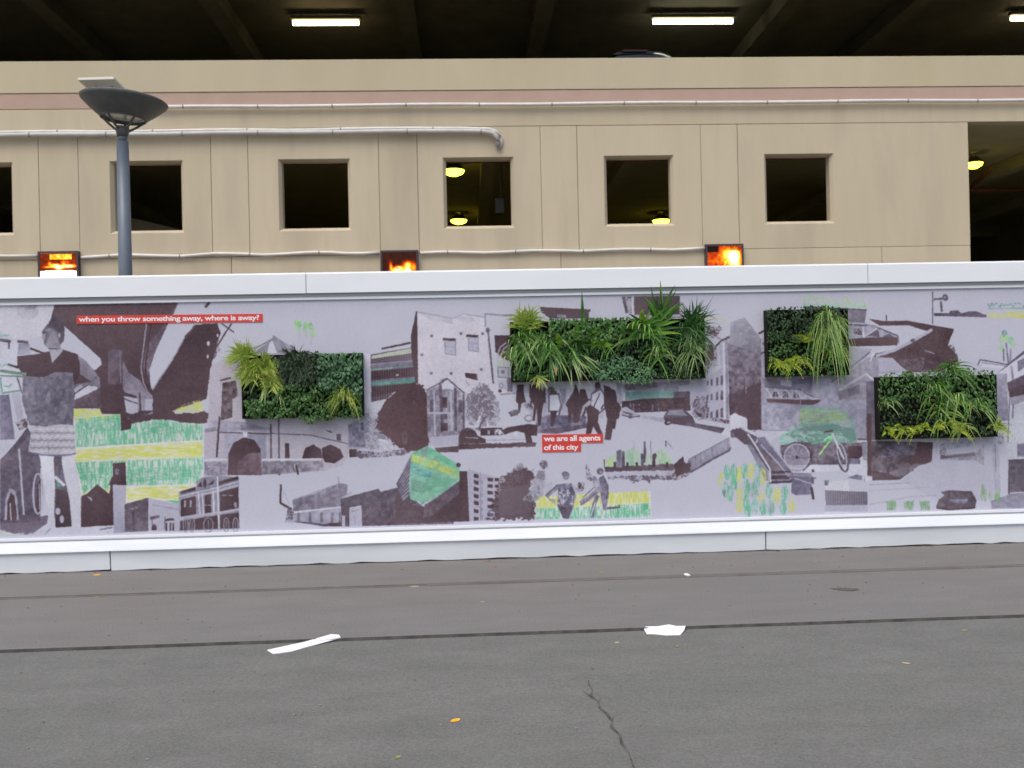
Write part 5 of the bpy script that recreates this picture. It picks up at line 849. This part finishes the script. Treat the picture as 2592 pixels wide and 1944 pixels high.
tuft('strap_plant', 'mid green grassy mound below the lily in the widest planter', 'E', 1800, 600, 'strap', 60, (.07, .14), .012, (-140, 140), (.3, 1.0), parts=True, out=(.3, 1.0), seed=44, spread=.10, mats=['strap', 'strap_dark', 'strap'])
tuft('sedge', 'dark sedge mound filling the right end of the widest planter', 'G', 850, 560, 'strap_dark', 170, (.09, .18), .010, (-140, 140), (.4, 1.2), out=(.3, 1.0), seed=45, spread=.085)
e, q = plant('strap_plant', 'few dry orange tipped blades hanging low in the widest planter', 'E', 1375, 800)
for i, (dx, L_) in enumerate(((-.02, .13), (.01, .12), (.035, .10))):
    b = bmesh.new(); blade(b, (dx, -.03, 0), dirv(165 + 14 * i, .25), L_, .016, .2, 6); o = obj('blade', b, M['strap_pale'], e, True)
    b = bmesh.new(); d_ = dirv(165 + 14 * i, .25).normalized(); blade(b, Vector((dx, -.034, 0)) + d_ * L_ * .62, d_, L_ * .42, .011, .2, 4); obj('tip', b, M['tip'], o, True)
# planter 3
planter('I', -5, 688, 345, 935, 'small square black planter with yellow broad leaves and hanging grass')
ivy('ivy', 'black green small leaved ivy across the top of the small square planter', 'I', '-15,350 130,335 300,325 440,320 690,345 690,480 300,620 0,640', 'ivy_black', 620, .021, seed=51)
ivy('ivy', 'mid green ivy low on the left of the small square planter', 'I', '10,560 140,540 380,640 680,700 680,925 10,925', 'ivy', 420, .024, (8.37, 8.43), seed=52)
tuft('broadleaf_plant', 'yellow broad leaves in the centre of the small square planter', 'I', 265, 620, 'yellow', 7, (.08, .12), .045, (-75, 75), (.0, .4), parts=True, out=(.4, .9), seed=53, spread=.03)
tuft('grass_plant', 'long pale grass hanging down the right half of the small square planter', 'I', 510, 420, 'grass', 110, (.14, .34), .009, (-150, 165), (.9, 1.9), parts=True, out=(.25, .8), seed=54, spread=.05, mats=['grass', 'grass', 'strap_pale', 'strap'])
tuft('grass_plant', 'second drooping grass clump low at the right of the small square planter', 'I', 560, 680, 'grass', 50, (.1, .2), .009, (-140, 150), (.7, 1.4), parts=True, out=(.3, .8), seed=55, spread=.07, mats=['grass', 'strap', 'gold'])
ferns('fern', 'yellow ferns along the lower left of the small square planter', [('I', 40, 800), ('I', 100, 830), ('I', 170, 800), ('I', 240, 780), ('I', 300, 800), ('I', 210, 840)], 'yellow', 56, (.05, .10), .035, (.4, 1.2), 14, (-110, 110))
tuft('grass_plant', 'mid green grass filling the middle of the small square planter', 'I', 420, 560, 'strap', 60, (.07, .15), .011, (-140, 140), (.4, 1.2), parts=True, out=(.3, .9), seed=57, spread=.06, mats=['strap', 'grass', 'strap_dark'])
# planter 4
planter('I', 957, 1972, 915, 1478, 'black planter at the lower right with a yellow fern row at its foot')
ivy('ivy', 'dark glossy ivy across the top of the lower right planter', 'I', '960,925 1150,890 1700,860 1960,890 1985,1300 1700,1150 1400,1100 960,1150', 'ivy', 640, .026, seed=61)
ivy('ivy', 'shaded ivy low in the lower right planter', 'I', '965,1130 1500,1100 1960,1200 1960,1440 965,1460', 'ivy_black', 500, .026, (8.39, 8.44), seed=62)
tuft('spider_plant', 'green spider plant arching above the top of the lower right planter', 'I', 1570, 880, 'strap', 60, (.12, .24), .011, (-95, 95), (.4, 1.2), parts=True, out=(.2, .8), seed=63, spread=.05, mats=['strap', 'strap_dark', 'strap_pale'])
tuft('spider_plant', 'pale spider plant hanging left of centre in the lower right planter', 'I', 1420, 1030, 'strap_pale', 34, (.12, .26), .014, (-130, 120), (.8, 1.5), parts=True, out=(.3, .8), seed=64, spread=.04, mats=['strap_pale', 'strap', 'strap'])
tuft('spider_plant', 'pale spider plant hanging in the middle of the lower right planter', 'I', 1620, 1130, 'strap_pale', 34, (.12, .24), .014, (-130, 120), (.8, 1.4), parts=True, out=(.3, .8), seed=65, spread=.04, mats=['strap_pale', 'strap', 'grass'])
tuft('spider_plant', 'pale spider plant arching at the right of the lower right planter', 'I', 1790, 1170, 'strap_pale', 30, (.12, .22), .013, (-110, 120), (.7, 1.3), parts=True, out=(.3, .8), seed=66, spread=.03, mats=['strap_pale', 'strap'])
tuft('spider_plant', 'small pale spider plant at the left edge of the lower right planter', 'I', 1020, 1150, 'strap_pale', 16, (.08, .15), .013, (-110, 110), (.6, 1.3), parts=True, out=(.3, .8), seed=67, spread=.03)
tuft('spider_plant', 'dark green blades filling the centre of the lower right planter', 'I', 1500, 1180, 'strap', 70, (.10, .19), .012, (-140, 140), (.4, 1.2), parts=True, out=(.3, .9), seed=71, spread=.12, mats=['strap_dark', 'strap', 'grass'])
ferns('fern', 'yellow fern row along the bottom of the lower right planter', [('I', 1020, 1400), ('I', 1110, 1370), ('I', 1180, 1390), ('I', 1270, 1400), ('I', 1350, 1380), ('I', 1460, 1370), ('I', 1560, 1365), ('I', 1640, 1390)], 'yellow', 68, (.07, .13), .04, (.2, 1.0), 7, (-110, 110))
ferns('fern', 'yellow fern poking past the right corner of the lower right planter', [('I', 1930, 1370), ('I', 1980, 1360)], 'gold', 69, (.08, .16), .04, (.2, .9), 10, (-60, 120))
tuft('spider_plant', 'olive drooping blades at the bottom right of the lower right planter', 'I', 1700, 1350, 'grass', 26, (.08, .16), .011, (-130, 130), (.5, 1.2), parts=True, out=(.3, .8), seed=70, spread=.05, mats=['grass', 'gold'])

# ------------------------------------------------------------------ litter and leaves on the ground
def scrap(name, poly, z, th, m, label, cat, group=None):
    cx = sum(a[0] for a in poly) / len(poly); cy = sum(a[1] for a in poly) / len(poly)
    o = obj(name, extrude([(a - cx, c - cy) for a, c in poly], th), m); o.location = (cx, cy, z); return tag(o, label, cat, group)
zr = -.0179
def drape(name, poly, th, m, label):      # a limp sheet lying over the low step
    b = bmesh.new(); a = [b.verts.new((x, y, z)) for x, y, z in poly]; c = [b.verts.new((x, y, z + th)) for x, y, z in poly]; n = len(poly)
    ca = b.verts.new(sum((v.co for v in a), Vector()) / n); cc = b.verts.new(sum((v.co for v in c), Vector()) / n + Vector((0, 0, .004)))
    for i in range(n):
        k = (i + 1) % n; b.faces.new((a[i], a[k], c[k], c[i])); b.faces.new((a[i], a[k], ca)); b.faces.new((c[i], c[k], cc))
    return tag(obj(name, b, m), label, 'litter')
drape('paper_strip', [(-1.242, 5.724, -0.0172), (-1.187, 5.767, -0.0172), (-1.034, 5.848, -0.008), (-0.895, 5.966, 0.0015), (-0.843, 5.948, 0.0015), (-0.823, 5.88, 0.0015), (-0.867, 5.868, -0.008), (-0.999, 5.774, -0.0172), (-1.087, 5.675, -0.0172), (-1.189, 5.639, -0.0172)], .004, M['paper_white'], 'long white paper strip lying aslant across the apron edge')
drape('paper_scrap', [(1.072, 5.887, -0.008), (1.09, 5.888, 0.0015), (1.16, 5.884, 0.0015), (1.241, 5.919, 0.0015), (1.281, 5.874, 0.0015), (1.337, 5.872, 0.0015), (1.314, 5.81, -0.008), (1.274, 5.741, -0.0172), (1.188, 5.742, -0.0172), (1.11, 5.785, -0.0172), (1.074, 5.789, -0.0172)], .004, M['paper_white'], 'flattened ragged white paper at the apron edge, right of centre')
scrap('paper_scrap', [(1.685, 7.42), (1.70, 7.455), (1.722, 7.44), (1.728, 7.38), (1.705, 7.36)], .0041, .006, M['paper_white'], 'tiny white scrap on the dark seam of the apron', 'litter')
def fallen(x, y, L_, a, m, label, z=None):
    z = (zr if y < KY else .0001) if z is None else z; b = bmesh.new()
    prof_ = [(-.5, 0), (-.25, .2), (.05, .27), (.3, .18), (.5, 0)]; top = [b.verts.new((u * L_, v * L_, .004 + .02 * L_ * (1 - abs(u)))) for u, v in prof_]; bot = [b.verts.new((u * L_, -v * L_, .003)) for u, v in prof_[1:-1]]; mid = [b.verts.new((u * L_, 0, .0005)) for u in (-.25, .05, .3)]
    seq = [top[0]] + mid + [top[4]]
    for i in range(4):
        for side in ([top[0], top[1], top[2], top[3], top[4]], [top[0]] + bot + [top[4]]):
            f = [seq[i], seq[i + 1], side[i + 1], side[i]]; u = []
            for v in f:
                if v not in u: u.append(v)
            if len(u) > 2: b.faces.new(u)
    low = min(v.co.z for v in b.verts)
    o = obj('fallen_leaf', b, m); o.location = (x, y, z - low); o.rotation_euler = (0, 0, R(a)); return tag(o, label, 'leaf', 'leaves lying on the ground')
fallen(-.094, 4.41, .062, 40, M['yellow_leaf'], 'bright orange yellow leaf lying alone on the near road')
fallen(-.448, 7.307, .085, 4, M['pale_leaf'], 'pale tan leaf on the apron beside the thin joint line')
fallen(.86, 5.62, .05, 50, M['pale_leaf'], 'pale curled leaf on the road just left of the ragged white paper')
fallen(1.20, 5.50, .04, 100, M['olive_leaf'], 'small olive leaf on the road just below the ragged white paper')
fallen(.07, 6.72, .04, 10, M['pale_leaf'], 'small pale leaf in the middle of the apron, above the orange leaf')
fallen(-2.86, 7.30, .05, 20, M['olive_leaf'], 'olive leaf on the left of the apron near the thin joint line')
fallen(-3.2, 8.19, .07, 5, M['yellow_leaf'], 'orange leaf lying at the foot of the hoarding on the left')
fallen(.14, 8.27, .05, 0, M['rust_leaf'], 'rust coloured leaf against the base board, below the printed cube')
fallen(2.35, 5.02, .05, -35, M['pale_leaf'], 'pale leaf on the near road at the right, below the oval stain')
fallen(3.0, 5.62, .05, 30, M['olive_leaf'], 'olive leaf on the road at the right, close to the apron edge')
fallen(-.33, 4.0, .04, 60, M['olive_leaf'], 'small olive leaf at the bottom of the road, left of the orange leaf')
fallen(1.05, 7.62, .06, 80, M['olive_leaf'], 'yellowish leaf flattened on the apron beyond the dark seam')
fallen(.2, 8.0, .03, 0, mat('red_leaf', (.45, .05, .04), .7, .2), 'tiny red leaf on the apron near the foot of the hoarding')
